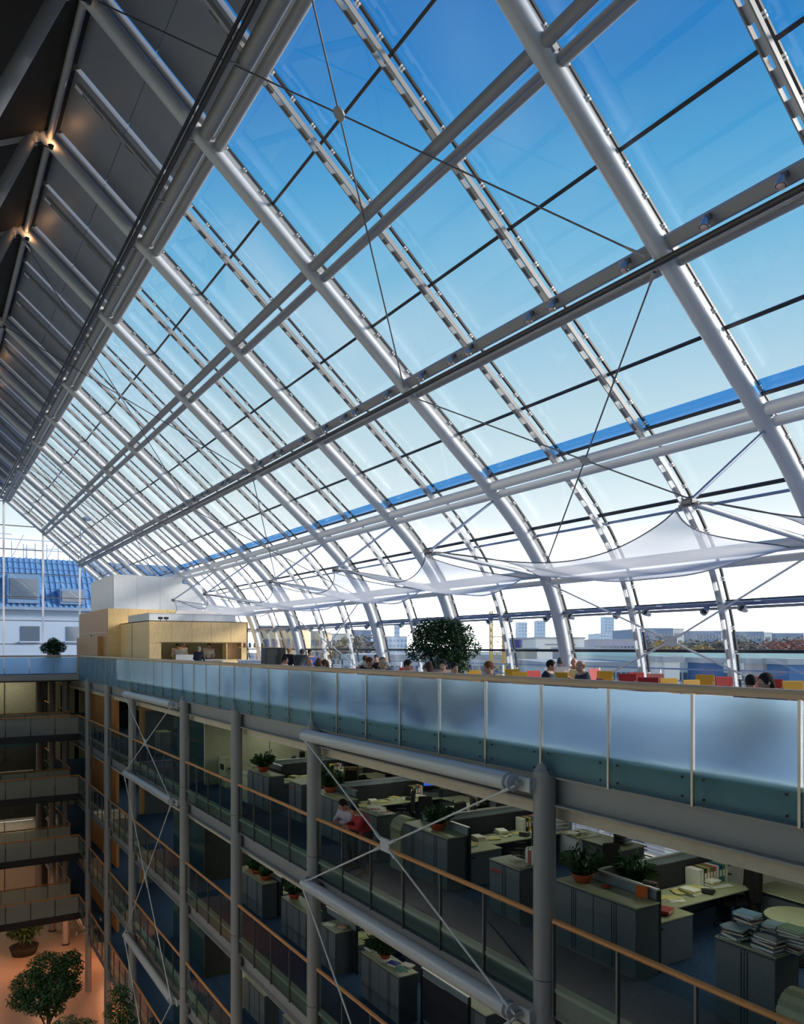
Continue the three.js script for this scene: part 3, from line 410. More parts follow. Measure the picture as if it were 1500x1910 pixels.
// ---------------------------------------------------------------- kitchen box and plant room at the end of the cafe
{
  const y5 = EYE + FY(5), box = struct('wall_bar');
  const t0 = 9.2, t1 = 14.1, z0 = 38, z1 = 44.3, H = 2.80, oy0 = 0.92, oy1 = 1.72, ht0 = 9.72, ht1 = 13.75, zf = -z0;
  const pan = (t, u, a, b, m = M.wood) => part('timber_panel', new GB().box((t + u) / 2, y5 + (a + b) / 2, zf - 0.02, u - t - 0.012, b - a - 0.01, 0.04), m, box);
  const seams = [t0, 10.25, 11.24, 12.2, 13.21, t1]; for (let i = 0; i < 5; i++) pan(seams[i], seams[i + 1], oy1, H); pan(t0, ht0, 0, oy1); pan(ht1, t1, 0, oy1); for (let i = 0; i < 4; i++) pan(ht0 + i, Math.min(ht0 + i + 1, ht1), 0, oy0);
  part('top', new GB().box((t0 + t1) / 2, y5 + H - 0.02, -(z0 + z1) / 2, t1 - t0, 0.04, z1 - z0), M.greyBox, box);
  part('carcass', new GB().box((t0 + t1) / 2, y5 + (oy1 + H) / 2, -(z0 + 0.2), t1 - t0 - 0.02, H - oy1 - 0.02, 0.2), M.woodDark, box);
  for (let i = 0; i < 5; i++) { const a = z0 + i * 1.26; part('timber_panel', new GB().box(t0 + 0.02, y5 + H / 2, -(a + 0.63), 0.04, H, 1.25), M.wood, box); }
  part('side_wall', new GB().box(t1 - 0.03, y5 + H / 2, -(z0 + z1) / 2, 0.06, H, z1 - z0), M.wood, box);
  part('back_wall', new GB().box((t0 + t1) / 2, y5 + H / 2, -z0 - 3.6, t1 - t0, H, 0.1), M.beige, box); part('room_floor', new GB().box((t0 + t1) / 2, y5 + 0.01, -z0 - 1.9, t1 - t0, 0.02, 3.5), M.darkWall, box);
  part('jamb', new GB().box(ht0 + 0.02, y5 + (oy0 + oy1) / 2, zf - 0.45, 0.04, oy1 - oy0, 0.9), M.wood, box); part('jamb', new GB().box(13.0, y5 + (oy0 + oy1) / 2, zf - 0.3, 0.04, oy1 - oy0, 0.6), M.wood, box); part('alcove_back', new GB().box(13.38, y5 + (oy0 + oy1) / 2, zf - 0.6, 0.75, oy1 - oy0, 0.04), M.wood, box); part('head', new GB().box((ht0 + ht1) / 2, y5 + oy1 + 0.02, zf - 0.45, ht1 - ht0, 0.04, 0.9), M.wood, box);
  const kl = thing('kitchen_lamp', 'long fluorescent lamp inside the serving hatch', 'lamp', V3(11.5, y5 + 2.6, -z0 - 1.7)); part('housing', new GB().box(0, 0.03, 0, 2.4, 0.06, 0.2), M.white, kl); part('tube', new GB().tube(V3(-1.15, -0.03, 0), V3(1.15, -0.03, 0), 0.02, 10), std(L(0.9, 0.9, 0.8), 0.5, 0, { emissive: L(1, 0.95, 0.75), emissiveIntensity: 2 }), kl);
  { const p = new THREE.RectAreaLight(L(1, 0.93, 0.72), 6, 2.3, 0.2); p.position.set(0, -0.06, 0); p.rotation.x = -Math.PI / 2; kl.add(p); }
  const ctr = thing('serving_counter', 'stainless serving counter with glass shelf in the hatch', 'counter', V3(0, y5, 0)); part('worktop', new GB().box(11.3, oy0 - 0.02, zf + 0.12, 3.1, 0.05, 0.75), M.stainless, ctr); part('display_case', new GB().box(10.9, oy0 + 0.12, zf + 0.15, 1.1, 0.24, 0.5), M.stainless, ctr); part('glass_shelf', new GB().box(12.2, oy0 + 0.34, zf + 0.1, 1.2, 0.015, 0.35), M.pane, ctr);
  const hood = thing('extractor_hood', 'dark steel extractor hood hanging behind the serving hatch', 'hood', V3(11.6, y5 + 1.75, zf - 2.6)); part('canopy', new GB().lathe([[0.6, 0], [0.62, 0.1], [0.3, 0.4], [0.3, 0.9], [0, 0.9]], 4), M.stainless, hood);
  // taller timber volume, lower annexe and the white plant room above
  const tall = struct('wall_tall'); const Ht = 3.62;
  for (let i = 0; i < 6; i++) { const a = 8.55 + i * 1.05; part('timber_panel', new GB().box(a + 0.52, y5 + Ht / 2, -44.33, 1.04, Ht, 0.05), M.wood, tall); }
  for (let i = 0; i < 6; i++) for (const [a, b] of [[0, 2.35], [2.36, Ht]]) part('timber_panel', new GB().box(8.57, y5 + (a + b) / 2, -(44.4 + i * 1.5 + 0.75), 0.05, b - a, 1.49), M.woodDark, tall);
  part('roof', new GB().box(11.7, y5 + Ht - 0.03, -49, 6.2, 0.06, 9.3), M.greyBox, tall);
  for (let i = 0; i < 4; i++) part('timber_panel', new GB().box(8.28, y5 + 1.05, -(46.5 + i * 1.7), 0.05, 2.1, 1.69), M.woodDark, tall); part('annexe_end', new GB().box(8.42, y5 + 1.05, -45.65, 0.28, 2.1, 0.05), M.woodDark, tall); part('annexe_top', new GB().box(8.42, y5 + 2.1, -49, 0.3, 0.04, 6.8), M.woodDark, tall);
  const pl = struct('wall_plant_room'); const zz0 = 44.9, zz1 = 51.5, a0 = 8.95, a1 = 12.72, hb = 3.64, hh = 5.50;
  for (let i = 0; i < 3; i++) part('panel', new GB().box(a0 + (i + 0.5) * (a1 - a0) / 3, y5 + (hb + hh) / 2, -zz0, (a1 - a0) / 3 - 0.01, hh - hb, 0.06), M.greyBox, pl);
  for (let i = 0; i < 3; i++) part('panel', new GB().box(a0, y5 + (hb + hh) / 2, -(zz0 + (i + 0.5) * (zz1 - zz0) / 3), 0.06, hh - hb, (zz1 - zz0) / 3 - 0.01), M.greyBox, pl);
  part('top', new GB().box((a0 + a1) / 2, y5 + hh, -(zz0 + zz1) / 2, a1 - a0, 0.05, zz1 - zz0), M.greyBox, pl); part('return', new GB().box(a1 + 0.8, y5 + (hb + hh) / 2 - 0.1, -46.3, 1.6, hh - hb - 0.3, 0.05), M.greyBox, pl);
  // light fascia box on the bar roof, with two small projectors
  const fb = thing('roof_fascia', 'low pale grey fascia box on top of the timber bar', 'box', V3(0, y5 + H, 0)); for (let i = 0; i < 4; i++) part('panel', new GB().box(9.5 + i * 1.1 + 0.55, 0.2, -39.3, 1.09, 0.40, 0.05), M.greyBox, fb); part('lid', new GB().box(11.7, 0.4, -41.5, 4.4, 0.03, 4.5), M.greyBox, fb); part('side', new GB().box(9.5, 0.2, -41.5, 0.05, 0.4, 4.4), M.greyBox, fb);
  [0, 0.28].forEach((dx, i) => { const o = thing('projector', `${i ? 'right' : 'left'} of two small dark projectors on the front roof edge of the bar`, 'projector', V3(9.9 + dx, y5 + H, -38.7)); part('foot', new GB().tube(V3(0, 0, 0), V3(0, 0.08, 0), 0.02, 8), M.dark, o); part('body', new GB().rbox(0, 0.14, 0, 0.2, 0.12, 0.2, 0.02), M.dark, o); });
  // escape sign
  const es = thing('escape_sign', 'small green escape sign with running figure on the timber wall', 'sign', V3(8.53, y5 + 2.13, -49.4));
  part('plate', new GB().box(0, 0, 0, 0.03, 0.26, 0.62), std(S('#1d7d4a'), 0.5), es); part('pictogram', new GB().box(-0.017, 0, -0.1, 0.006, 0.18, 0.16).box(-0.017, 0.0, 0.14, 0.006, 0.05, 0.22).box(-0.017, 0.06, 0.1, 0.006, 0.05, 0.06), std(L(0.8, 0.85, 0.8), 0.5), es);
}

// ---------------------------------------------------------------- white sails on booms, spotlights, floodlights
{
  for (let k = -1; k <= 6; k++) {
    const z = Z[k], o = thing('sail_boom', `slim steel boom with inclined hanger rod holding the sails, ${ORD[k + 1]} from the right`, 'boom', null, 0, 'sail booms');
    const tip = V(11.15, 2.48, z + 0.0), foot = V(15.0, 2.02, z);
    part('boom', new GB().tube(foot, tip, 0.055, 14), M.steel, o); part('hanger', new GB().tube(tip, P(sAt.C + 0.3, -0.1, z), 0.034, 10), M.bluebar, o);
    part('tip_bracket', new GB().rbox(tip.x, tip.y, tip.z, 0.16, 0.12, 0.22, 0.03).bar(tip.clone().add(V3(0, -0.05, -0.2)), tip.clone().add(V3(0, -0.05, 0.2)), 0.05, 0.05), M.rod, o); part('cable', new GB().tube(tip, foot.clone().add(V3(-0.1, 0.1, 0)), 0.008, 6), M.rod, o);
  }
  for (let k = -1; k < 6; k++) {
    const z0 = Z[k] + 0.22, z1 = Z[k + 1] - 0.22, N = 28, K = 16, pos = [], uv = [], idx = [], edge = [[], [], []];
    const pt = (u, v) => { const w = z1 - z0, ins = 0.16 + Math.min(0.62, w * 0.085) * Math.sin(Math.PI * Math.min(1, v * 1.05)), b = Math.sin(Math.PI * u);
      const z = z0 + ins * (1 - 2 * u) * (1) + u * w, tIn = 11.28 + (0.125 * w) * Math.pow(b, 0.8), tOut = 14.92 - 0.30 * (1 - b);
      const t = tIn + (tOut - tIn) * v, sc = 0.10 * Math.sin(u * Math.PI * (w > 6 ? 3 : 2)) ** 2;
      const y = (2.42 - 0.50 * b) * (1 - v) + (1.98 - 0.36 * b + sc * 0.3) * v - 0.12 * b * Math.sin(Math.PI * v);
      return V(t, y, z); };
    for (let i = 0; i <= N; i++) for (let j = 0; j <= K; j++) { const p = pt(i / N, j / K); pos.push(p.x, p.y, p.z); uv.push(i / N, j / K); if (i && j) { const a = i * (K + 1) + j, b = a - K - 1; idx.push(b - 1, b, a, b - 1, a, a - 1); } }
    const g = new THREE.BufferGeometry(); g.setAttribute('position', new THREE.Float32BufferAttribute(pos, 3)); g.setAttribute('uv', new THREE.Float32BufferAttribute(uv, 2)); g.setIndex(idx); g.computeVertexNormals();
    const o = thing('shade_sail', `white translucent fabric sail stretched between two booms, ${ORD[k + 1]} from the right`, 'sail', null, 0, 'white shade sails');
    part('fabric', g, M.sail, o);
    for (const f of [(u) => pt(u, 0), (u) => pt(0, u), (u) => pt(1, u)]) part('edge_cable', new GB().path(Array.from({ length: 17 }, (_, i) => f(i / 16)), 0.014, 32, 6), M.rod, o);
    part('outer_hem', new GB().path(Array.from({ length: 17 }, (_, i) => pt(i / 16, 1)), 0.02, 32, 6), M.steelLight, o);
    for (const u of [0, 1]) for (const v of [0, 1]) { const p = pt(u, v), q = v ? V(14.98, 2.0, u ? Z[k + 1] : Z[k]) : V(11.15, 2.45, u ? Z[k + 1] : Z[k]); part('corner_fitting', new GB().tube(p, q, 0.022, 8), M.stainless, o); }
  }
  // small spotlights along the spotlight purlin
  let i = 0; const spot = (z, tag) => { const o = thing('spotlight', `small round spotlight clamped on the roof purlin, ${ORD[i] || 'a later one'} from the near end`, 'spotlight', P(sAt.B - 0.12, -0.06, z), 0, 'small roof spotlights'); i++;
    part('clamp', new GB().box(0, 0.03, 0, 0.05, 0.08, 0.10).tube(V3(0, 0.02, -0.07), V3(-0.07, -0.06, -0.07), 0.01, 6).tube(V3(0, 0.02, 0.07), V3(-0.07, -0.06, 0.07), 0.01, 6), M.rod, o);
    const hd = part('housing', new GB().lathe([[0, 0.10], [0.05, 0.09], [0.075, 0.02], [0.085, -0.06], [0.075, -0.065], [0.065, -0.03], [0, -0.03]], 18), M.stainless, o); hd.position.set(-0.08, -0.10, 0); hd.rotation.z = -0.25;
    const ls = part('lens', new GB().ball(V3(0, 0, 0), 0.062, 1, 0.3, 1), std(L(0.75, 0.55, 0.48), 0.25), o); ls.position.set(-0.093, -0.155, 0); ls.rotation.z = -0.25; };  // pinkish lens colour stands in for a faint glow
  const zl = []; for (const a of axes) if (a.k >= -1 && a.k < 5) { if (a.main) zl.push(a.z - 1.0, a.z + 0.62); else zl.push(a.z - 0.25, a.z + 0.42); }
  zl.filter((z) => z > 5.2).sort((a, b) => a - b).slice(0, 28).forEach((z) => spot(z));
  // floodlights on the facade bar
  let j = 0; axes.filter((a) => a.k >= 0 && a.k < 5).forEach((a) => [-0.55, 0.16].forEach((dz, h) => {
    const o = thing('floodlight', `grey can floodlight ${h ? 'beside the mullion' : 'on the facade bar'}, pair ${ORD[j >> 1]} from the right`, 'floodlight', P(sAt.E + 0.02, -0.02, a.z + (h ? 0.22 : -0.75)), 0, 'facade floodlights'); j++;
    part('shade_plate', new GB().box(-0.02, 0.1, 0, 0.24, 0.03, 0.5), M.bluebar, o);
    const can = part('can', new GB().lathe([[0, -0.11], [0.05, -0.11], [0.085, 0.02], [0.095, 0.10], [0.085, 0.10], [0.07, 0.05], [0, 0.05]], 18), M.alu, o); can.position.set(-0.16, -0.07, 0); can.rotation.z = h ? 2.0 : 1.2;
    const ln = part('lens', new GB().ball(V3(0, 0.07, 0), 0.055, 1, 0.35, 1), M.plastic, o); ln.position.copy(can.position); ln.rotation.copy(can.rotation); }));
}
// ---------------------------------------------------------------- outside: ground, terrace, neighbouring buildings, skyline
{
  const g0 = struct('ground'); part('land', new GB().quad(V3(-3000, -0.5, 3000), V3(3000, -0.5, 3000), V3(3000, -0.5, -3000), V3(-3000, -0.5, -3000), 300, 300), tex(noiseTex(128, [138, 142, 140], 0.2, 16, 1), 0.95), g0);
  const win = phys({ color: L(0.10, 0.14, 0.20), roughness: 0.12 }), wm = (r, g, b) => std(L(r, g, b), 0.85);
  // terrace outside the cafe with white posts and two blue rails
  const deck = struct('terrace'); deck.name = numbered('floor'); part('slab', new GB().box(18.2, EYE + FY(5) - 0.28, -(ZNEAR + ZEND) / 2, 3.2, 0.24, ZEND - ZNEAR), M.plaster, deck);
  const tr = thing('terrace_railing', 'white post railing with thin blue rails on the terrace outside the cafe', 'railing');
  for (let z = ZNEAR + 0.5; z < ZEND; z += 2.55) part('post', new GB().box(19.4, EYE + FY(5) + 0.35, -z, 0.05, 1.05, 0.09), M.white, tr);
  for (const y of [0.86, 0.5, 0.24]) part('rail', new GB().tube(V3(19.36, EYE + FY(5) + y, -ZNEAR), V3(19.36, EYE + FY(5) + y, -ZEND), 0.025, 8), M.bluebar, tr);
  // a building block: walls, flat roof, rows of windows, all turned towards us
  function block(px0, px1, yTop, d, deep, wallM, label, opt = {}) {
    const a = at(px0, yTop, d), b = at(px1, yTop, d), w = a.distanceTo(b), h = a.y + (opt.sink || 0.5), o = thing(opt.name || 'city_building', label, 'building', V3((a.x + b.x) / 2, 0, (a.z + b.z) / 2), Math.atan2(a.z - b.z, b.x - a.x) , opt.group);
    part('wall', new GB().box(0, h / 2 - 0.5, -deep / 2, w, h, deep), wallM, o);
    part('roof', new GB().box(0, h - 0.3, -deep / 2, w + 0.5, 0.5, deep + 0.5), opt.roof || wm(0.45, 0.47, 0.5), o);
    const rows = opt.rows || 0, cols = opt.cols || 0, top = opt.top ?? 1.5, bot = opt.bot ?? (h - 14); const rh = (h - top - Math.max(0, h - bot * 1 < 0 ? 0 : h - bot)) ;
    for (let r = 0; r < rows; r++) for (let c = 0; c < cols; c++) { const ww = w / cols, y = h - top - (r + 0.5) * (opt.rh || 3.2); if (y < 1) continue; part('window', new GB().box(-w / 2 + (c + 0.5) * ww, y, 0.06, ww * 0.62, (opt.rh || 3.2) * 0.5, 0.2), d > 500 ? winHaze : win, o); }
    if (opt.side) part('side_wall', new GB().box(w / 2 + 0.05, h / 2 - 0.5, -deep / 2, 0.2, h - 0.2, deep), opt.side, o);
    return o;
  }
  const winHaze = std(L(0.42, 0.50, 0.62), 0.6); const hazeBlue = wm(0.62, 0.72, 0.84), haze = wm(0.74, 0.80, 0.88), white = wm(0.82, 0.82, 0.8), slate = wm(0.26, 0.33, 0.46), tan = wm(0.50, 0.44, 0.34), pale = wm(0.74, 0.74, 0.74), lav = wm(0.50, 0.47, 0.56);  // the hazy tones carry distance haze in their pale colour
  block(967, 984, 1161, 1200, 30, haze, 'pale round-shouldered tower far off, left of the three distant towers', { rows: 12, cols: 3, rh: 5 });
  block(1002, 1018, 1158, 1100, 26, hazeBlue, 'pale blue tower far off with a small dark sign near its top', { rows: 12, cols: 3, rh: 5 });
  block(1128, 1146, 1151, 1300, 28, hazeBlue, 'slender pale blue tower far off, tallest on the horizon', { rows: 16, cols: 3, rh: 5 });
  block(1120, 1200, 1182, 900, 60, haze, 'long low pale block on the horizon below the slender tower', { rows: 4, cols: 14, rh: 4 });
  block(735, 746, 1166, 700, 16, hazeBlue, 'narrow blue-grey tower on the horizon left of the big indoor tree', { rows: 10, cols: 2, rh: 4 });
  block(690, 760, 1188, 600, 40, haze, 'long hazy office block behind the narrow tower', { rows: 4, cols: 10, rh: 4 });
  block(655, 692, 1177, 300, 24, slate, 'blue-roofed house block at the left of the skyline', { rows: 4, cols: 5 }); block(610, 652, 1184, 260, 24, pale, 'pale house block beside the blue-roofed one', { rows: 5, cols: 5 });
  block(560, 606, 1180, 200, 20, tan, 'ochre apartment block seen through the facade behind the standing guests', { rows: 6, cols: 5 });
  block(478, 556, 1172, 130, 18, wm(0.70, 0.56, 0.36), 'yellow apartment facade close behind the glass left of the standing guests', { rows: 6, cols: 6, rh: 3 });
  block(958, 994, 1193, 190, 20, wm(0.13, 0.13, 0.42), 'dark violet-blue advertising front on a roof left of the white hall', { rows: 2, cols: 4, rh: 2 });
  block(962, 1002, 1213, 150, 18, wm(0.62, 0.58, 0.48), 'beige stone house with window rows below the violet front', { rows: 5, cols: 5, rh: 3 });
  block(1000, 1090, 1192, 170, 50, white, 'large plain white hall building behind the four talking men', { rows: 1, cols: 1, rh: 0.5 });
  block(1110, 1190, 1195, 240, 30, lav, 'long violet-grey office building behind the tan block', { rows: 4, cols: 12, rh: 3 });
  block(1118, 1192, 1214, 120, 24, tan, 'tan brick block with grey end wall in the middle of the view', { rows: 1, cols: 1, rh: 0.4, roof: wm(0.4, 0.4, 0.42) }); block(1088, 1117, 1213, 118, 24, wm(0.36, 0.36, 0.40), 'dark grey end wing of the tan brick block', { rows: 4, cols: 3, rh: 2.6 });
  block(1208, 1254, 1173, 360, 60, slate, 'high-rise slab with blue shade in its colour, leftmost of the four behind the trees', { rows: 9, cols: 8, group: 'slab blocks behind the trees' }); block(1255, 1276, 1174, 361, 50, white, 'end wall block painted white as if sunlit beside the leftmost slab', { rows: 2, cols: 1, group: 'slab blocks behind the trees' });  // blue shade and sunlit white are put into the slab wall colours
  block(1296, 1344, 1178, 370, 60, slate, 'high-rise slab with blue shade in its colour, second of the four behind the trees', { rows: 9, cols: 8, group: 'slab blocks behind the trees' }); block(1345, 1358, 1178, 371, 50, white, 'end wall block painted white as if sunlit beside the second slab', { rows: 2, cols: 1 });
  block(1379, 1424, 1179, 380, 60, slate, 'high-rise slab with blue shade in its colour, third of the four behind the trees', { rows: 9, cols: 8, group: 'slab blocks behind the trees' }); block(1425, 1440, 1181, 381, 50, white, 'end wall block painted white as if sunlit beside the third slab', { rows: 2, cols: 1 });
  block(1448, 1500, 1182, 385, 60, slate, 'high-rise slab with blue shade in its colour at the right edge, last of the four', { rows: 9, cols: 8, group: 'slab blocks behind the trees' });
  // flat pale green roofs close by, with parapet, white plant box and blue containers
  block(1015, 1206, 1243, 80, 20, wm(0.66, 0.70, 0.74), 'low whitish flat roof just beyond the terrace, left of the green one', { name: 'flat_roof_building', rows: 2, cols: 20, rh: 1.6, top: 0.7 });
  block(1208, 1530, 1226, 78, 34, wm(0.70, 0.80, 0.77), 'long low building with a pale green flat roof just beyond the terrace', { name: 'flat_roof_building', roof: wm(0.60, 0.80, 0.74), rows: 2, cols: 30, rh: 1.7, top: 1.6 });
  block(1240, 1268, 1234, 70, 5, white, 'small white plant box on the pale green roof', { name: 'roof_box' }); block(1312, 1350, 1236, 74, 4, wm(0.08, 0.17, 0.36), 'dark blue container on the roof left of the mullion', { name: 'roof_container' }); block(1472, 1520, 1239, 66, 4, wm(0.08, 0.19, 0.40), 'dark blue container at the right edge of the roof', { name: 'roof_container' }); block(1424, 1462, 1238, 70, 4, wm(0.5, 0.46, 0.46), 'greyish brown roof hut between the mullion and the right edge', { name: 'roof_hut' });
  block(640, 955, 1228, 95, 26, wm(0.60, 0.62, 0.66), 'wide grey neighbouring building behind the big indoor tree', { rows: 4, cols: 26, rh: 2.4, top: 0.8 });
  // yellow lattice mast of a tower crane
  { const c = at(928, 1200, 62), o = thing('tower_crane', 'yellow lattice mast of a tower crane behind the facade glass', 'crane', V3(c.x, 0, c.z), -0.5), y = std(L(0.66, 0.44, 0.10), 0.6), w = 0.5, y1 = 22;
    for (const [x, z] of [[-w, -w], [w, -w], [w, w], [-w, w]]) part('leg', new GB().box(x, y1 / 2, z, 0.12, y1, 0.12), y, o);
    const g = new GB(); for (let h = 0; h < y1 - 1; h += 1) for (const [a, b] of [[[-w, -w], [w, -w]], [[w, -w], [w, w]], [[w, w], [-w, w]], [[-w, w], [-w, -w]]]) { g.bar(V3(a[0], h, a[1]), V3(b[0], h, b[1]), 0.06, 0.06); g.bar(V3(a[0], h, a[1]), V3(b[0], h + 1, b[1]), 0.05, 0.05); } part('lattice', g, y, o, null, 'stuff'); }
  // autumn trees in front of the slabs
  const crown = (n, r, leafR, sy = 1) => { const g = new GB(); for (let i = 0; i < n; i++) { const u = rr(-1, 1), f = rr(0, 6.283), q = Math.pow(rnd(), 0.33) * r, s = Math.sqrt(1 - u * u), p = V3(Math.cos(f) * s * q, u * q * sy, Math.sin(f) * s * q), a = rr(0, 6.28), b = rr(-1, 1), e = V3(Math.cos(a), b, Math.sin(a)).normalize().multiplyScalar(leafR), h = V3(-Math.sin(a), rr(-0.5, 0.5), Math.cos(a)).multiplyScalar(leafR * 0.6);
      g.quad(p.clone().sub(e), p.clone().add(h), p.clone().add(e), p.clone().sub(h)); } return g.geo(); };
  const crownG = [crown(420, 5, 0.7, 0.85), crown(420, 5, 0.7, 1.05), crown(420, 5, 0.7, 0.7)];
  const cm = [['grey-olive', std(L(0.22, 0.24, 0.20), 1, 0, { side: THREE.DoubleSide })], ['russet', std(L(0.42, 0.20, 0.15), 1, 0, { side: THREE.DoubleSide })], ['yellow', std(L(0.48, 0.34, 0.12), 1, 0, { side: THREE.DoubleSide })], ['brown', std(L(0.27, 0.22, 0.17), 1, 0, { side: THREE.DoubleSide })]];
  let ti = 0; for (const [px, py, d, c, s] of [[1222, 1200, 250, 0, 1.2], [1245, 1205, 225, 2, 1.0], [1268, 1206, 240, 0, 1.1], [1292, 1207, 235, 0, 1.2], [1308, 1213, 205, 2, 0.8], [1330, 1204, 240, 0, 1.2], [1352, 1206, 230, 3, 1.1], [1376, 1203, 240, 0, 1.2], [1398, 1206, 235, 3, 1.1], [1420, 1205, 240, 0, 1.1], [1443, 1207, 205, 1, 0.9], [1462, 1203, 240, 3, 1.2], [1484, 1202, 240, 0, 1.2], [1503, 1204, 230, 1, 1.1], [1258, 1217, 180, 3, 0.8], [1362, 1219, 175, 0, 0.8], [1412, 1218, 180, 0, 0.8], [1476, 1218, 175, 1, 0.7], [662, 1205, 180, 0, 1.0], [684, 1208, 170, 3, 0.9], [640, 1210, 160, 0, 0.9]]) {
    const p = at(px, py + (px > 700 ? 5 : 0), d), o = thing('autumn_tree', `${cm[c][0]} tree far outside in front of the high-rise slabs, ${ORD[ti]} of the row`, 'tree', V3(p.x, -0.5, p.z), ti, 'autumn trees outside'); if (px < 700) o.userData.label = `${cm[c][0]} tree outside near the yellow facade, ${ORD[ti - 18]} of three`;
    const cr = part('foliage', crownG[ti % 3], cm[c][1], o, null, 'stuff'); cr.position.y = p.y; cr.scale.set(s * 0.95, s * 0.75, s * 0.95); part('trunk', new GB().tube(V3(0, 0, 0), V3(0, p.y, 0), 0.35, 8, 0.2), M.bark, o); ti++; }
  // blue house beyond the glass gable
  { const o = thing('neighbour_house', 'large pale blue house with blue tiled roof and dormer beyond the glass gable', 'building'), Zb = 84, wallM = wm(0.40, 0.50, 0.66), q = (x, y) => atZ(x, y, Zb), eave = q(80, 1136).y, ridge = q(80, 1062).y + 1.5, x0 = -40, x1 = 26;
    part('wall', new GB().box((x0 + x1) / 2, eave / 2, -Zb - 6, x1 - x0, eave, 12), wallM, o);
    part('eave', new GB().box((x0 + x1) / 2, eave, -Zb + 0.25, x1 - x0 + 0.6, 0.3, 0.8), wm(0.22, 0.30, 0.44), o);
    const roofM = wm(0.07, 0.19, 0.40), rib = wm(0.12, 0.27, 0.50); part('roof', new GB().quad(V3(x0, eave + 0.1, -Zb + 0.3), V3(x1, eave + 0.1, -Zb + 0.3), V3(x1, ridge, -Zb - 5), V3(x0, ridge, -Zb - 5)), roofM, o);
    for (let x = -6; x < 18; x += 0.52) part('roof_tile_row', new GB().bar(V3(x, eave + 0.16, -Zb + 0.3), V3(x, ridge + 0.04, -Zb - 5), 0.24, 0.07, V3(0, 0.75, 0.65)), rib, o);
    for (let h = 0.1; h < 1; h += 0.13) part('roof_tile_course', new GB().bar(V3(-7, eave + 0.2 + (ridge - eave) * h, -Zb + 0.3 - 5.3 * h), V3(18, eave + 0.2 + (ridge - eave) * h, -Zb + 0.3 - 5.3 * h), 0.05, 0.06), roofM, o);
    const w1 = (xa, xb, ya, yb, n) => { const a = q(xa, ya), b = q(xb, yb), f = new GB().box((a.x + b.x) / 2, (a.y + b.y) / 2, -Zb + 0.02, b.x - a.x, a.y - b.y, 0.1), fr = part('window', f, win, o); const s = part('sill', new GB().box((a.x + b.x) / 2, b.y - 0.08, -Zb + 0.12, b.x - a.x + 0.3, 0.1, 0.25), wm(0.5, 0.58, 0.7), fr); };
    w1(39, 74, 1168, 1196); w1(124, 160, 1169, 1196); w1(-40, -5, 1168, 1196); w1(200, 236, 1168, 1196);
    const dorm = (xa, xb, ya, yb) => { const a = atZ(xa, ya, Zb - 0.2), b = atZ(xb, yb, Zb - 0.2), f = part('dormer', new GB().box((a.x + b.x) / 2, (a.y + b.y) / 2, -Zb - 1.2, b.x - a.x, a.y - b.y, 3), wm(0.16, 0.27, 0.46), o); part('dormer_glass', new GB().box((a.x + b.x) / 2, (a.y + b.y) / 2, -Zb + 0.34, (b.x - a.x) * 0.86, (a.y - b.y) * 0.7, 0.06), win, f); }; dorm(112, 158, 1098, 1128); dorm(14, 74, 1070, 1126);
    const sc = thing('roof_scaffold', 'thin scaffold, antennas and railings on the roof beyond the gable', 'scaffold'), g = new GB(); for (let i = 0; i < 26; i++) { const x = -12 + i * 1.1, h = rr(1.2, 3.6); g.tube(V3(x, ridge - 0.2, -Zb - 5), V3(x, ridge + h, -Zb - 5), 0.05, 6); if (i % 2) g.tube(V3(x, ridge + h * 0.7, -Zb - 5), V3(x + 1.1, ridge + h * 0.7, -Zb - 5), 0.04, 6); if (i % 3 === 0) g.tube(V3(x, ridge, -Zb - 5), V3(x + 1.1, ridge + 2.4, -Zb - 5), 0.04, 6); } for (const y of [0.9, 1.9]) g.tube(V3(-12, ridge + y, -Zb - 5), V3(17, ridge + y, -Zb - 5), 0.045, 6);
    part('poles', g, wm(0.30, 0.40, 0.62), sc, null, 'stuff'); const m = atZ(48, 1000, 90); part('mast', new GB().tube(V3(m.x, ridge, -Zb - 5), V3(m.x, m.y - 1, -Zb - 5), 0.1, 8, 0.05), wm(0.4, 0.48, 0.66), sc); for (const e of [-1, 1]) part('dish', new GB().ball(V3(m.x + 5.2 + e * 0.7, ridge + 4.6, -Zb - 5), 0.5, 1, 0.5, 1), wm(0.3, 0.4, 0.62), sc); part('mast', new GB().tube(V3(m.x + 5.2, ridge, -Zb - 5), V3(m.x + 5.2, ridge + 4.8, -Zb - 5), 0.08, 8), wm(0.3, 0.4, 0.62), sc); }
}
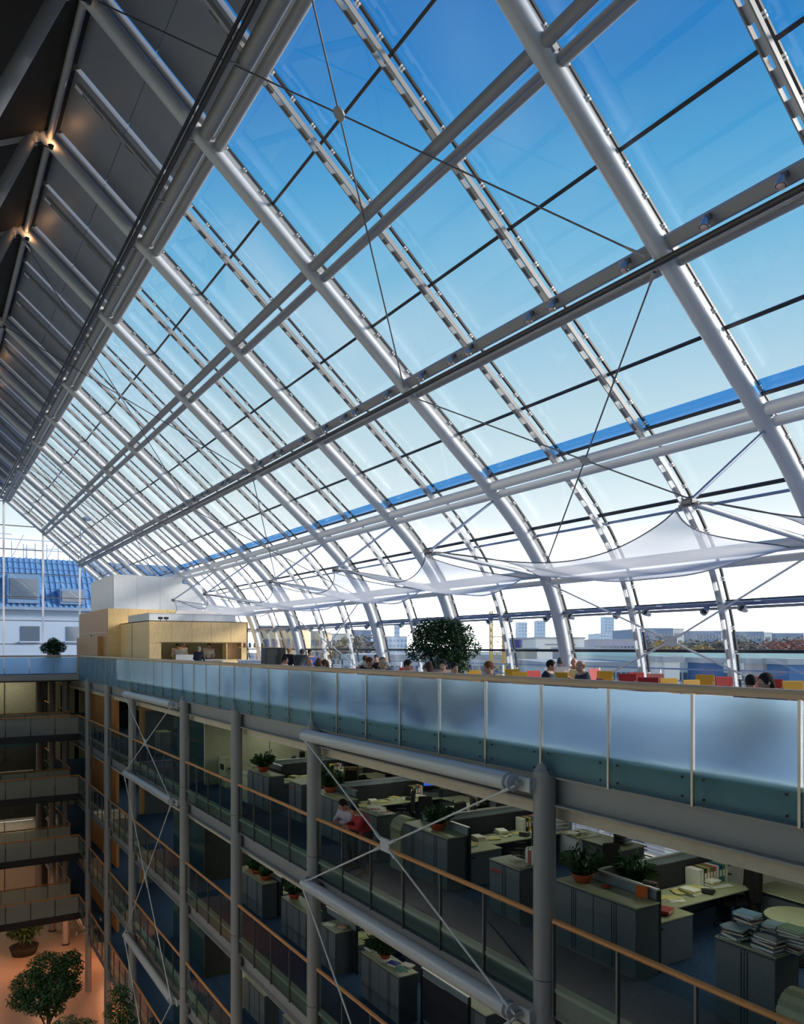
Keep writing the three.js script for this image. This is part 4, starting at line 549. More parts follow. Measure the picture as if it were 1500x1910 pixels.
// ---------------------------------------------------------------- lamps of the offices and the lobby
{
  const body = M.white, glow = std(L(0.9, 0.9, 0.85), 0.5, 0, { emissive: L(0.95, 1, 0.82), emissiveIntensity: 1.6 });
  const STO = ['lobby', 'lowest gallery', 'lower office floor', 'middle office floor', 'upper office floor'];
  for (let n = 1; n <= 4; n++) for (let i = 0; i < 5; i++) {
    const z = 7 + i * 9.3, o = thing('rear_fill_lamp', `long fluorescent ceiling lamp of the ${STO[n]}, ${ORD[i]} from the near end`, 'lamp', V3(11.3, FLOOR * n + 2.44, -z), 0, 'office ceiling lamps');
    part('housing', new GB().box(0, 0.0, 0, 0.24, 0.07, 6.4), body, o); part('diffuser', new GB().box(0, -0.045, 0, 0.2, 0.02, 6.3), glow, o);
    const l = new THREE.RectAreaLight(L(0.94, 1, 0.84), 6.5, 0.2, 6.3); l.rotation.x = -Math.PI / 2; l.position.y = -0.07; o.add(l); }
  // opposite galleries: unseen lamps added as fill light for the column fronts
  for (let n = 1; n <= 4; n++) { const o = thing('gallery_fill_lamp', `long unseen fill lamp added over the opposite gallery on storey ${ORD[n - 1]}, behind the camera`, 'lamp', V3(-2.2, FLOOR * (n + 1) - 0.62, -22), 0, 'added gallery fill lamps'); part('housing', new GB().box(0, 0, 0, 0.3, 0.08, 30), body, o); part('diffuser', new GB().box(0, -0.05, 0, 0.25, 0.02, 29.8), glow, o);
    const l = new THREE.RectAreaLight(L(1, 0.97, 0.9), 15, 0.25, 29.8); l.rotation.x = -Math.PI / 2; l.position.y = -0.08; o.add(l); }
  for (let n = 1; n <= 4; n++) { const o = thing('rear_fill_lamp', `long warm fill lamp added in the rear well, storey ${ORD[n - 1]} from below`, 'lamp', V3(2.5, FLOOR * (n + 1) - 0.55, -ZEND + 1.6), 0, 'added rear well fill lamps'); part('housing', new GB().box(0, 0.05, 0, 9, 0.08, 0.25), body, o); part('diffuser', new GB().box(0, 0, 0, 8.9, 0.02, 0.2), glow, o);  // fill lamps added to brighten the dark end wall
    const l = new THREE.RectAreaLight(L(1, 0.92, 0.76), n === 4 ? 13 : 6, 8.9, 0.2); l.rotation.x = -Math.PI / 2; l.position.y = -0.02; o.add(l); }
  // warm lobby lamps under the lowest gallery and bridge
  let q = 0; for (const [x, z] of [[9.5, 50], [6.2, 50.8], [3.5, 51], [0.5, 51], [9.6, 43], [9.6, 37], [9.6, 31], [6.6, 51.6], [1.8, 51.6]]) {
    const low = z < 53, y = low ? FLOOR - 0.5 : 3.0, o = thing('lobby_lamp', `warm round ceiling lamp over the lobby floor, ${ORD[q]} counted from the bridge`, 'lamp', V3(x, x > 9 ? FLOOR - 1.02 - 0.08 : z > 53 ? 3.0 : FLOOR - 0.52, -z), 0, 'warm lobby lamps'); q++;
    part('ring', new GB().lathe([[0.10, 0], [0.14, 0], [0.14, 0.08], [0, 0.08]], 18), M.white, o); part('bulb', new GB().ball(V3(0, 0.0, 0), 0.08, 1, 0.5, 1), std(L(1, 0.7, 0.4), 0.5, 0, { emissive: L(1, 0.5, 0.2), emissiveIntensity: 3 }), o);
    const l = new THREE.PointLight(L(1, 0.40, 0.20), 6.5, 0, 2); l.position.y = -0.1; l.castShadow = true; l.shadow.radius = 3; o.add(l); }
}

// ---------------------------------------------------------------- office furniture
const FRONT = -Math.PI / 2;                            // local +z turned to face the atrium
function cabinet(label, n, pos, turn, opt = {}) {
  const w = n * 0.44, h = opt.h || 1.09, d = opt.d || 0.5, o = thing('cabinet', label, 'cabinet', pos, turn, 'grey office cabinets');
  part('carcass', new GB().box(0, h / 2, 0, w, h - 0.02, d - 0.02), M.cabinetSide, o); part('top', new GB().rbox(0, h + 0.012, 0, w + 0.02, 0.028, d + 0.02, 0.008), M.cabTop, o);
  for (let i = 0; i < n; i++) { const wide = 0.016, dr = part('door', new GB().box(-w / 2 + (i + 0.5) * 0.44, h / 2 + 0.01, d / 2, 0.44 - wide, h - 0.08, 0.02), M.cabinet, o); }
  for (let i = 1; i < n; i++) part('gap', new GB().box(-w / 2 + i * 0.44, h / 2 + 0.01, d / 2 - 0.002, i % 2 ? 0.05 : 0.018, h - 0.08, 0.012), M.gap, o);
  for (let i = 0; i < n; i++) part('handle', new GB().box(-w / 2 + (i + (i % 2 ? 0.1 : 0.9)) * 0.44, h / 2 + 0.01, d / 2 + 0.012, 0.012, h - 0.10, 0.006), M.gap, o);
  if (opt.red) part('label_strip', new GB().box(-w / 2 + 0.2, h - 0.16, d / 2 + 0.014, 0.26, 0.05, 0.006), std(L(0.5, 0.03, 0.03), 0.5), o, 'red label strip');
  part('plinth', new GB().box(0, 0.025, -0.02, w - 0.02, 0.05, d - 0.06), M.gap, o); return o;
}
function drumEnd(label, pos, turn, h = 1.0) {          // beige slatted cabinet end with rounded top
  const o = thing('roll_front_unit', label, 'cabinet', pos, turn, 'beige rounded end units'), w = 0.46, r = 0.28;
  const sh = new THREE.Shape(); sh.moveTo(-r, 0); sh.lineTo(r, 0); sh.lineTo(r, h - r); sh.absarc(0, h - r, r, 0, Math.PI, false); sh.lineTo(-r, 0);
  const g = new THREE.ExtrudeGeometry(sh, { depth: w, bevelEnabled: false, curveSegments: 18 }); g.translate(0, 0, -w / 2); g.rotateY(Math.PI / 2); part('body', new GB().add(g), M.drum, o);
  for (let i = 0; i <= 10; i++) { const a = Math.PI * i / 10; part('slat', new GB().bar(V3(-w / 2 - 0.004, h - r + Math.sin(a) * (r + 0.004), -Math.cos(a) * (r + 0.004)), V3(w / 2 + 0.004, h - r + Math.sin(a) * (r + 0.004), -Math.cos(a) * (r + 0.004)), 0.07, 0.014, V3(0, Math.sin(a), -Math.cos(a))), i % 2 ? M.drum : M.cabTop, o); } return o;
}
function pot(label, pos, r, big = 1, leafM = M.leafDark) {
  const o = thing('potted_plant', label, 'plant', pos, rr(0, 6), 'potted office plants'); part('bowl', new GB().lathe([[0, 0], [r * 0.6, 0], [r, r * 0.75], [r * 1.03, r * 0.8], [r * 0.92, r * 0.8], [r * 0.85, r * 0.72], [0, r * 0.7]], 20), M.terracotta, o); part('soil', new GB().lathe([[0, r * 0.72], [r * 0.86, r * 0.72]], 16), M.soil, o);
  const g = new GB(); for (let i = 0; i < 70; i++) { const a = rr(0, 6.283), L1 = rr(0.14, 0.34) * big, up = rr(0.35, 1.2), base = V3(Math.cos(a) * r * 0.3, r * 0.7, Math.sin(a) * r * 0.3), mid = base.clone().add(V3(Math.cos(a) * L1 * 0.5, L1 * up, Math.sin(a) * L1 * 0.5)), end = base.clone().add(V3(Math.cos(a) * L1, L1 * up * 0.9, Math.sin(a) * L1)), s = V3(-Math.sin(a), 0.2, Math.cos(a)).multiplyScalar(0.028 * big);
    g.quad(base, mid.clone().sub(s), end, mid.clone().add(s)); const e2 = mid.clone().add(V3(rr(-0.1, 0.1), rr(0, 0.12), rr(-0.1, 0.1)).multiplyScalar(big)); g.quad(mid, e2.clone().add(s), e2.clone().add(V3(0, 0.05, 0)), e2.clone().sub(s)); } part('foliage', g, leafM, o, null, 'stuff'); return o;
}
function swivel(label, pos, turn) {
  const o = thing('office_chair', label, 'office chair', pos, turn, 'black office chairs'); part('seat', new GB().rbox(0, 0.47, 0, 0.48, 0.09, 0.46, 0.04), M.chairBlack, o);
  const b = new RoundedBoxGeometry(0.46, 0.62, 0.08, 3, 0.035); { const p = b.attributes.position; for (let i = 0; i < p.count; i++) { const y = p.getY(i); p.setX(i, p.getX(i) * (1 - 0.25 * Math.max(0, y) / 0.31)); p.setZ(i, p.getZ(i) - 0.1 * (y / 0.31) ** 2 + 0.06 * (p.getX(i) / 0.23) ** 2); } b.computeVertexNormals(); b.translate(0, 0.86, -0.24); } part('backrest', new GB().add(b), M.chairBlack, o);
  part('back_bar', new GB().bar(V3(0, 0.42, -0.12), V3(0, 0.75, -0.29), 0.06, 0.03), M.plastic, o); part('column', new GB().tube(V3(0, 0.1, 0), V3(0, 0.44, 0), 0.03, 12), M.chrome, o);
  for (let i = 0; i < 5; i++) { const a = i * 1.2566 + 0.3; part('base_arm', new GB().bar(V3(0, 0.1, 0), V3(Math.cos(a) * 0.3, 0.06, Math.sin(a) * 0.3), 0.04, 0.03), M.chrome, o); part('castor', new GB().ball(V3(Math.cos(a) * 0.3, 0.03, Math.sin(a) * 0.3), 0.03), M.plastic, o); }
  for (const s of [-1, 1]) part('armrest', new GB().rbox(s * 0.27, 0.68, 0, 0.05, 0.03, 0.25, 0.012).bar(V3(s * 0.27, 0.67, 0), V3(s * 0.22, 0.45, 0), 0.03, 0.03), M.plastic, o); return o;
}
function desk(label, pos, w, d, turn = 0, h = 0.72) { const o = thing('desk', label, 'desk', pos, turn, 'office desks'); part('top', new GB().rbox(0, h - 0.013, 0, w, 0.028, d, 0.01), M.deskTop, o); for (const s of [-1, 1]) part('leg_panel', new GB().box(s * (w / 2 - 0.03), (h - 0.03) / 2, 0, 0.03, h - 0.03, d - 0.1), M.cabinetSide, o); part('modesty_panel', new GB().box(0, 0.45, -d / 2 + 0.06, w - 0.08, 0.45, 0.02), M.cabinetSide, o); return o; }
function screenWall(label, a, b, h0, h1) { const o = thing('desk_partition', label, 'partition', null, 0, 'desk partitions'), m = (y) => [a.clone().setY(a.y + y), b.clone().setY(b.y + y)]; let [p, q] = m((0.15 + h0) / 2); part('fabric_panel', new GB().bar(p, q, 0.05, h0 - 0.15), M.screenFabric, o);[p, q] = m((h0 + h1) / 2); part('glass_strip', new GB().bar(p, q, 0.012, h1 - h0 - 0.03), phys({ color: L(0.30, 0.36, 0.40), roughness: 0.1, metalness: 0.2 }), o);[p, q] = m(h1); part('top_rail', new GB().bar(p, q, 0.06, 0.03), M.alu, o); for (const e of [a, b]) part('post', new GB().box(e.x, e.y + h1 / 2, e.z, 0.05, h1, 0.05), M.plastic, o); return o; }
function monitor(label, pos, turn, blue = false) { const o = thing('monitor', label, 'monitor', pos, turn, 'office monitors'); part('frame', new GB().rbox(0, 0.34, 0, 0.46, 0.36, 0.05, 0.012), M.plastic, o); const s = part('screen', new GB().box(0, 0.35, 0.027, 0.41, 0.31, 0.006), blue ? std(L(0.02, 0.05, 0.3), 0.3, 0, { emissive: L(0.03, 0.10, 0.55), emissiveIntensity: 0.9 }) : phys({ color: L(0.012, 0.013, 0.015), roughness: 0.15 }), o); if (blue) part('window_shape', new GB().box(0.0, 0.36, 0.032, 0.14, 0.07, 0.003), std(L(0.3, 0.6, 0.9), 0.4, 0, { emissive: L(0.4, 0.75, 1), emissiveIntensity: 0.8 }), s); part('stand', new GB().bar(V3(0, 0.02, -0.03), V3(0, 0.2, -0.03), 0.08, 0.03), M.plastic, o); part('foot', new GB().rbox(0, 0.01, -0.02, 0.24, 0.02, 0.18, 0.008), M.plastic, o); return o; }
function book(name, label, cat, pos, turn, w, h, d, color, group, page = true) { const o = thing(name, label, cat, pos, turn, group), m = color.isMaterial ? color : std(color, 0.55); part('cover', new GB().box(0, 0.003, 0, w, 0.006, d).box(0, h - 0.003, 0, w, 0.006, d).box(-w / 2 + 0.004, h / 2, 0, 0.008, h, d), m, o, null, 'stuff'); if (page) part('pages', new GB().box(0.006, h / 2, 0, w - 0.02, h - 0.012, d - 0.014), M.paper, o); return o; }
const sheets = (label, pos, turn, n = 5, w = 0.21, d = 0.297, m = M.paper, name = 'paper_sheaf') => { const o = thing(name, label, 'papers', pos, turn, 'loose papers on furniture'), g = []; for (let i = 0; i < n; i++) part('sheet', new GB().box(rr(-0.05, 0.05), i * 0.007 + 0.003, rr(-0.04, 0.04), w, 0.005, d, rr(-0.5, 0.5)), i % 4 === 3 ? M.paperYellow : m, o); return o; };
const O = (n, t, z, dy = 0) => V3(t, FLOOR * n + dy, -z);
const SN = { 4: 'upper office floor', 3: 'middle office floor', 2: 'lower office floor' };
// rows along the walkway: [storey, z of the near end, doors, distance of the front from the atrium, extra words]
const CABS = [
  [4, 8.2, 4, 9.15, 'with a fern bowl and an orange card on top'], [4, 5.98, 2, 9.2, 'piled high with folders and books'], [4, 10.95, 2, 9.2, 'with red label and wire trays beside the big column', 'red'], [4, 13.23, 4, 9.2, 'with a leafy plant and a beige rounded end'], [4, 15.88, 2, 9.05, 'covered with newspapers and magazines'],
  [4, 17.88, 4, 9.1, 'with a palm bowl behind the two leaning men'], [4, 20.6, 2, 9.25, 'with red label behind the second column', 'red'], [4, 22.39, 4, 8.98, 'with a plant bowl, wire trays and beige rounded end'], [4, 28.5, 2, 9.3, 'with a small fern by the copier'], [4, 36.8, 2, 9.4, 'standing alone before the timber wall'],
  [3, 12.62, 2, 9.72, 'lowest one cut by the tie tube'], [3, 14.1, 2, 9.7, 'bare, beside the one with blue and green books'], [3, 15.12, 4, 9.18, 'topped by a spider plant and blue and green books'], [3, 18.33, 2, 9.19, 'with papers and brown books below the tie tube'], [3, 20.12, 4, 9.17, 'with a terracotta pot left of the second column'], [3, 23.31, 4, 9.13, 'with a pot, a black bowl and beige rounded end'], [3, 28.35, 3, 9.22, 'with beige rounded end in the third bay'], [3, 30.3, 2, 9.29, 'with a pot at the third column'],
  [2, 15.1, 4, 9.2, 'in the nearest bay shown'], [2, 20.1, 4, 9.2, 'between first and second column shown'], [2, 23.3, 4, 9.2, 'beside a beige rounded end'], [2, 28.4, 4, 9.2, 'seen through the lowest glass']];
for (const [n, z, d, t, w, r] of CABS) cabinet(`grey ${d === 2 ? 'two' : d === 3 ? 'three' : 'four'}-door cabinet on the ${SN[n]} ${w}`.split(' ').slice(0, 16).join(' '), d, O(n, t + 0.25, z + d * 0.22), FRONT, { red: r, h: n === 4 && z === 10.95 ? 1.0 : 1.09 });
const TOP = 1.117;
drumEnd('beige rounded slatted end unit beside the leafy plant cabinet', O(4, 9.45, 15.26), FRONT, 1.15); drumEnd('beige rounded slatted end unit at the far end of the wire tray cabinet', O(4, 9.25, 24.45), FRONT, 1.15); drumEnd('beige rounded slatted unit low at the right edge beside blue folders', O(4, 9.1, 5.5), FRONT, 0.85); drumEnd('beige rounded slatted end unit of the pot cabinet, middle office floor', O(3, 9.4, 25.4), FRONT, 1.1); drumEnd('beige rounded slatted end unit in the third bay, middle office floor', O(3, 9.5, 29.95), FRONT, 1.1); drumEnd('beige rounded slatted end unit on the lower office floor', O(2, 9.4, 25.4), FRONT, 1.1);
pot('fern in a wide terracotta bowl on the grey cabinet right of the big column', O(4, 9.4, 9.58, TOP), 0.19, 1.1); pot('leafy plant in a terracotta bowl beside the cable cross plate', O(4, 9.45, 13.95, TOP), 0.2, 1.0); pot('dark palm in a terracotta bowl beside the second column', O(4, 9.42, 19.1, TOP), 0.2, 1.35); pot('plant in a terracotta bowl near the wire trays', O(4, 9.2, 23.4, TOP), 0.2, 1.2); pot('small fern in terracotta before the pale wall', O(4, 9.5, 29.2, TOP), 0.18, 1.1);
pot('big spider plant among blue and green books, middle office floor', O(3, 9.45, 16.2, TOP), 0.15, 1.5); pot('terracotta pot plant left of the second column, middle office floor', O(3, 9.42, 21.5, TOP), 0.19, 1.2); pot('terracotta pot plant in the second bay, middle office floor', O(3, 9.39, 24.5, TOP), 0.19, 1.2); pot('terracotta pot plant at the third column, middle office floor', O(3, 9.5, 30.5, TOP), 0.19, 1.2); pot('dark broad bowl plant on the pot cabinet, middle office floor', O(3, 9.4, 23.7, TOP), 0.2, 0.7);
// work places behind the cabinets: partitions across, desks on both sides, chairs, screens, papers
{
  const PZ = [9.55, 14.46, 19.4, 24.4];
  for (const n of [4, 3]) PZ.forEach((z, i) => {
    if (n === 3 && i === 0) return; const f = SN[n], w = ['beside the fern', 'beside the leafy plant', 'beside the palm', 'beside the wire trays'][i], y = FLOOR * n;
    screenWall(`low partition with aluminium top rail across the desks ${w}, ${f}`, V3(9.72, y, -z), V3(12.9, y, -z), 1.13, n === 4 ? 1.28 : 1.26);
    screenWall(`partition with glass strip along the cabinet back ${w}, ${f}`, V3(9.70, y, -z + 1.3), V3(9.70, y, -z - 0.5), 1.10, 1.28);
    desk(`desk in front of the partition ${w}, ${f}`, V3(11.55, y, -z + 0.46), 2.3, 0.8); desk(`desk behind the partition ${w}, ${f}`, V3(11.55, y, -z - 0.50), 2.3, 0.8, Math.PI);
    desk(`side desk at the window end ${w}, ${f}`, V3(13.05, y, -z + 1.75), 1.9, 0.75, Math.PI / 2);
    const pd = thing('drawer_pedestal', `low grey drawer unit behind the cabinet ${w}, ${f}`, 'drawer unit', V3(10.2, y, -z + 0.75 ), 0, 'low drawer units'); part('body', new GB().box(0, 0.35, 0, 0.9, 0.68, 0.85), M.pedestal, pd); part('top', new GB().rbox(0, 0.705, 0, 0.93, 0.03, 0.88, 0.01), M.cabTop, pd); part('handle', new GB().box(-0.32, 0.6, 0.43, 0.12, 0.025, 0.012), M.gap, pd); part('drawer', new GB().box(0, 0.35, 0.428, 0.88, 0.6, 0.012), M.pedestal, pd);
    swivel(`black swivel chair before the partition ${w}, ${f}`, V3(i === 0 ? 12.45 : 11.2, y, -z + (i === 0 ? 0.62 : 1.15)), Math.PI + (i === 0 ? 0.9 : 0.9)); swivel(`black swivel chair behind the partition ${w}, ${f}`, V3(11.5, y, -z - 1.2), i * 0.4 - 0.3);
    monitor(`flat dark monitor on the desk before the partition ${w}, ${f}`, V3(i === 0 ? 13.0 : 12.75, y + 0.72, -z + (i === 0 ? 0.05 : 0.25)), -0.35); if (i !== 0 || n === 3) monitor(`flat monitor on the desk behind the partition ${w}, ${f}`, V3(12.2, y + 0.72, -z - 0.62), 2.7);
    for (let p = 0; p < 3; p++) sheets(`papers on the desk before the partition ${w}, ${f}, ${ORD[p]} heap`, V3(10.95 + p * 0.42, y + 0.722, -z + 0.4 + rr(-0.08, 0.15)), rr(0, 3), 4);
    for (let p = 0; p < 2; p++) sheets(`papers on the desk behind the partition ${w}, ${f}, ${ORD[p]} heap`, V3(10.9 + p * 0.75, y + 0.722, -z - 0.45), rr(0, 3), 5);
    sheets(`folders and papers on the low drawer unit ${w}, ${f}`, V3(10.15, y + 0.722, -z + 0.7), 0.3, 4, 0.24, 0.3, i === 0 ? std(L(0.25, 0.42, 0.6), 0.4) : std(L(0.3, 0.42, 0.38), 0.6));
    const tr = thing('letter_trays', `stack of dark letter trays on the side desk ${w}, ${f}`, 'trays', V3(13.1, y + 0.72, -z + 2.35)); for (let q = 0; q < 4; q++) part('tray', new GB().box(0, 0.02 + q * 0.08, 0, 0.34, 0.012, 0.26).box(0, 0.05 + q * 0.08, -0.125, 0.34, 0.06, 0.01), M.plastic, tr); part('paper', new GB().box(0, 0.28, 0, 0.3, 0.02, 0.22), M.paperYellow, tr);
    const bc = [[0.75, 0.75, 0.7], [0.7, 0.7, 0.6], [0.03, 0.03, 0.03], [0.6, 0.45, 0.1], [0.05, 0.2, 0.18], [0.5, 0.08, 0.06], [0.75, 0.75, 0.7], [0.04, 0.08, 0.2], [0.05, 0.25, 0.16], [0.6, 0.58, 0.5]];
    for (let q = 0; q < (n === 4 && i < 2 ? 10 : 5); q++) { const o = thing('ring_binder', `ring binder at the partition ${w}, ${f}, ${ORD[q]} of the row`, 'binder', V3(12.0 + q * 0.085 - (i === 0 ? 0.1 : 0), y + 0.72, -z + 0.2), 0, 'ring binders on the desks'); part('cover', new GB().box(0, 0.155, 0, 0.072, 0.31, 0.28), std(L(...bc[(q + i) % 10]), 0.5), o); part('spine_label', new GB().box(0, 0.17, 0.142, 0.05, 0.12, 0.004), M.paper, o); } });
  // more clutter on the upper and middle desks
  for (const n of [4, 3]) PZ.forEach((z, i) => { if (n === 3 && i < 1) return; const f = SN[n], w = ['beside the fern', 'beside the leafy plant', 'beside the palm', 'beside the wire trays'][i], y = FLOOR * n;
    for (const [sd, tag] of [[0.42, 'before'], [-0.5, 'behind']]) {
      for (let p = 0; p < 3; p++) { const o = thing('paper_stack', `paper stack on the desk ${tag} the partition ${w}, ${ORD[p]}, ${f}`, 'papers', V3(10.6 + p * 0.78 + rr(-0.1, 0.1), y + 0.722, -z + sd + rr(-0.2, 0.2)), rr(-0.4, 0.4), 'paper stacks on desks'), c = 3 + (p + i) % 3; for (let q = 0; q < c; q++) part('layer', new GB().box(rr(-0.015, 0.015), 0.012 + q * 0.024, rr(-0.015, 0.015), 0.22, 0.022, 0.3, rr(-0.12, 0.12)), q % 3 === 2 ? M.paperYellow : M.paper, o); }
      const ph = thing('telephone', `dark desk telephone on the desk ${tag} the partition ${w}, ${f}`, 'telephone', V3(11.75, y + 0.722, -z + sd + 0.22), 0.4); part('base', new GB().rbox(0, 0.03, 0, 0.2, 0.06, 0.2, 0.015), M.plastic, ph); part('handset', new GB().rbox(-0.07, 0.075, 0, 0.05, 0.04, 0.21, 0.015), M.plastic, ph);
      const kb = thing('keyboard', `grey keyboard on the desk ${tag} the partition ${w}, ${f}`, 'keyboard', V3(12.25, y + 0.722, -z + sd + 0.12), -0.2); part('body', new GB().rbox(0, 0.012, 0, 0.44, 0.024, 0.15, 0.008), M.drum, kb); part('key_field', new GB().box(0, 0.026, 0, 0.4, 0.006, 0.12), M.greyBox, kb); }
    if (n === 4 && i > 0) { desk(`desk by the window front ${w}, ${f}`, V3(13.85, y, -z - 1.2), 1.7, 0.75, Math.PI / 2); monitor(`dark monitor on the window desk ${w}, ${f}`, V3(13.9, y + 0.72, -z - 1.5), -1.2);
      const tr = thing('letter_trays', `white and dark letter trays on the window desk ${w}, ${f}`, 'trays', V3(13.9, y + 0.72, -z - 0.7), -1.3); for (let q = 0; q < 4; q++) part('tray', new GB().box(0, 0.02 + q * 0.07, 0, 0.34, 0.012, 0.26).box(0, 0.045 + q * 0.07, -0.125, 0.34, 0.05, 0.01), q % 2 ? M.greyBox : M.plastic, tr); part('paper', new GB().box(0, 0.25, 0, 0.28, 0.03, 0.22), M.paper, tr);
      cabinet(`grey two-door cabinet in mid-room behind the partition ${w}, ${f}`, 2, V3(13.6, y, -z - 2.6), -0.1, { h: 0.9 }); for (let p = 0; p < 3; p++) sheets(`papers on the mid-room cabinet ${w}, ${f}, ${ORD[p]} heap`, V3(13.35 + p * 0.25, y + 0.93, -z - 2.6), rr(0, 3), 7); } });
  // details of the upper office floor
  const o1 = thing('folded_card', 'orange folded card leaning on the glass strip of the fern cabinet', 'card', O(4, 9.6, 8.5, TOP), FRONT + 0.3); part('sheet', new GB().box(0, 0.09, 0, 0.2, 0.19, 0.012), std(L(0.75, 0.16, 0.03), 0.6), o1);
  const o2 = thing('speckled_box', 'dark speckled magazine box behind the orange card', 'box', O(4, 9.82, 8.52, 0.98), FRONT + 0.3); part('shell', new GB().box(0, 0.2, 0, 0.22, 0.3, 0.1), tex(noiseTex(32, [96, 82, 70], 1.4, 32, 2), 0.8), o2);
  const ap = thing('saucer', 'small reddish saucer on the fern cabinet', 'dish', O(4, 9.5, 9.15, TOP)); part('dish', new GB().lathe([[0, 0], [0.05, 0], [0.09, 0.02], [0.085, 0.025], [0, 0.012]], 16), M.terracotta, ap); part('fruit', new GB().ball(V3(0.01, 0.03, 0), 0.03), M.terracotta, ap);
  pot('strap-leaved plant standing on the desk behind the fern cabinet', O(4, 10.35, 9.3, 0.9), 0.14, 1.2, M.leaf);
  const rb = book('red_book', 'red book lying on the low drawer unit right of the fern cabinet', 'book', O(4, 10.25, 8.6, 0.75), 0.4, 0.3, 0.05, 0.22, L(0.45, 0.03, 0.04));
  { const ct = thing('hanging_coat', 'long black coat hung over the swivel chair before the binders', 'coat', O(4, 12.45, 8.93), Math.PI + 0.9); const g = new RoundedBoxGeometry(0.56, 0.95, 0.16, 4, 0.07), p = g.attributes.position; for (let i = 0; i < p.count; i++) { const yy = p.getY(i) / 0.475; p.setX(i, p.getX(i) * (1 - 0.12 * yy)); p.setZ(i, p.getZ(i) + 0.02 * Math.sin(p.getX(i) * 30)); } g.computeVertexNormals(); g.translate(0, 0.75, -0.34); part('cloth', new GB().add(g), M.chairBlack, ct); part('collar', new GB().rbox(0, 1.2, -0.34, 0.3, 0.09, 0.16, 0.03), M.chairBlack, ct); for (const x of [-0.3, 0.3]) part('sleeve', new GB().tube(V3(x * 0.9, 1.14, -0.36), V3(x * 1.08, 0.55, -0.34), 0.075, 10, 0.06), M.chairBlack, ct); }
  const rt = thing('round_table', 'round greenish meeting table beside the folder pile', 'table', O(4, 11.95, 7.42)); part('top', new GB().lathe([[0, 0.70], [0.46, 0.70], [0.475, 0.712], [0.46, 0.73], [0, 0.73]], 40), M.cabTop, rt); part('column', new GB().tube(V3(0, 0.02, 0), V3(0, 0.7, 0), 0.035, 14), M.plastic, rt); part('foot', new GB().lathe([[0, 0], [0.28, 0], [0.26, 0.03], [0.05, 0.05], [0, 0.05]], 24), M.plastic, rt);
  // pile of folders on the two-door cabinet
  const cols = [[0.10, 0.22, 0.30], [0.05, 0.07, 0.08], [0.16, 0.18, 0.19], [0.30, 0.08, 0.05], [0.08, 0.11, 0.13], [0.20, 0.21, 0.21], [0.05, 0.16, 0.22], [0.25, 0.25, 0.23]];
  const pile = (where, t, z, n, w, d, lid, lidName, th) => { let y = TOP; for (let q = 0; q < n; q++) { const top = q === n - 1, h = th ? th : rr(0.02, 0.05), o = book('folder', top ? `${lidName} folder on top of the ${where} pile on the two-door cabinet` : `folder in the ${where} pile on the two-door cabinet, ${ORD[q]} from below`, 'folder', O(4, t + rr(-0.03, 0.03), z + rr(-0.03, 0.03), y), FRONT + rr(-0.25, 0.25), w, h, d, top ? lid : L(...cols[(q * 3 + n) % 8]), 'folders piled on the two-door cabinet'); y += h + 0.001; } };
  pile('far front', 9.32, 6.66, 5, 0.30, 0.22, L(0.34, 0.52, 0.62), 'pale blue'); pile('far back', 9.55, 6.62, 9, 0.30, 0.24, L(0.12, 0.42, 0.72), 'bright blue'); pile('middle back', 9.62, 6.28, 8, 0.32, 0.24, L(0.16, 0.38, 0.52), 'blue-grey'); pile('near front', 9.33, 6.18, 5, 0.34, 0.25, L(0.10, 0.13, 0.17), 'dark slate'); pile('near back', 9.6, 6.0, 8, 0.33, 0.25, L(0.06, 0.25, 0.10), 'green');
  for (let q = 0; q < 6; q++) { const o = book('folder', `blue folder leaning beside the beige rounded unit, ${ORD[q]} from the left`, 'folder', O(4, 9.35, 5.9 - q * 0.07, 0.42), FRONT, 0.22, 0.035, 0.31, L(0.04 + 0.02 * (q % 3), 0.14, 0.24), 'leaning blue folders'); o.rotation.set(0, FRONT, 1.2); o.rotation.order = 'YXZ'; }
  const lc = thing('low_shelf', 'low grey shelf carrying the leaning blue folders', 'shelf', O(4, 9.4, 5.72), FRONT); part('body', new GB().box(0, 0.12, 0, 0.5, 0.24, 0.45), M.cabinetSide, lc); part('top', new GB().box(0, 0.25, 0, 0.5, 0.02, 0.46), M.cabTop, lc);
  // wire trays and magazine holders by the big column
  const wt = thing('wire_tray', 'flat wire letter tray on the red-label cabinet beside the big column', 'tray', O(4, 9.5, 11.3, 1.03), FRONT); { const g = new GB(); for (let i = 0; i <= 8; i++) { g.tube(V3(-0.17 + i * 0.0425, 0, -0.13), V3(-0.17 + i * 0.0425, 0, 0.13), 0.003, 5); g.tube(V3(-0.17 + i * 0.0425, 0, -0.13), V3(-0.17 + i * 0.0425, 0.08, -0.13), 0.003, 5); g.tube(V3(-0.17 + i * 0.0425, 0, 0.13), V3(-0.17 + i * 0.0425, 0.08, 0.13), 0.003, 5); } for (const y of [0, 0.08]) for (const s of [-0.13, 0.13]) g.tube(V3(-0.17, y, s), V3(0.17, y, s), 0.004, 6); for (const y of [0, 0.08]) for (const s of [-0.17, 0.17]) g.tube(V3(s, y, -0.13), V3(s, y, 0.13), 0.004, 6); part('wires', g, M.stainless, wt, null, 'stuff'); }
  sheets('brochures lying on the red-label cabinet beside the big column', O(4, 9.35, 11.05, 1.03), FRONT, 5, 0.2, 0.28, std(L(0.6, 0.5, 0.42), 0.7));
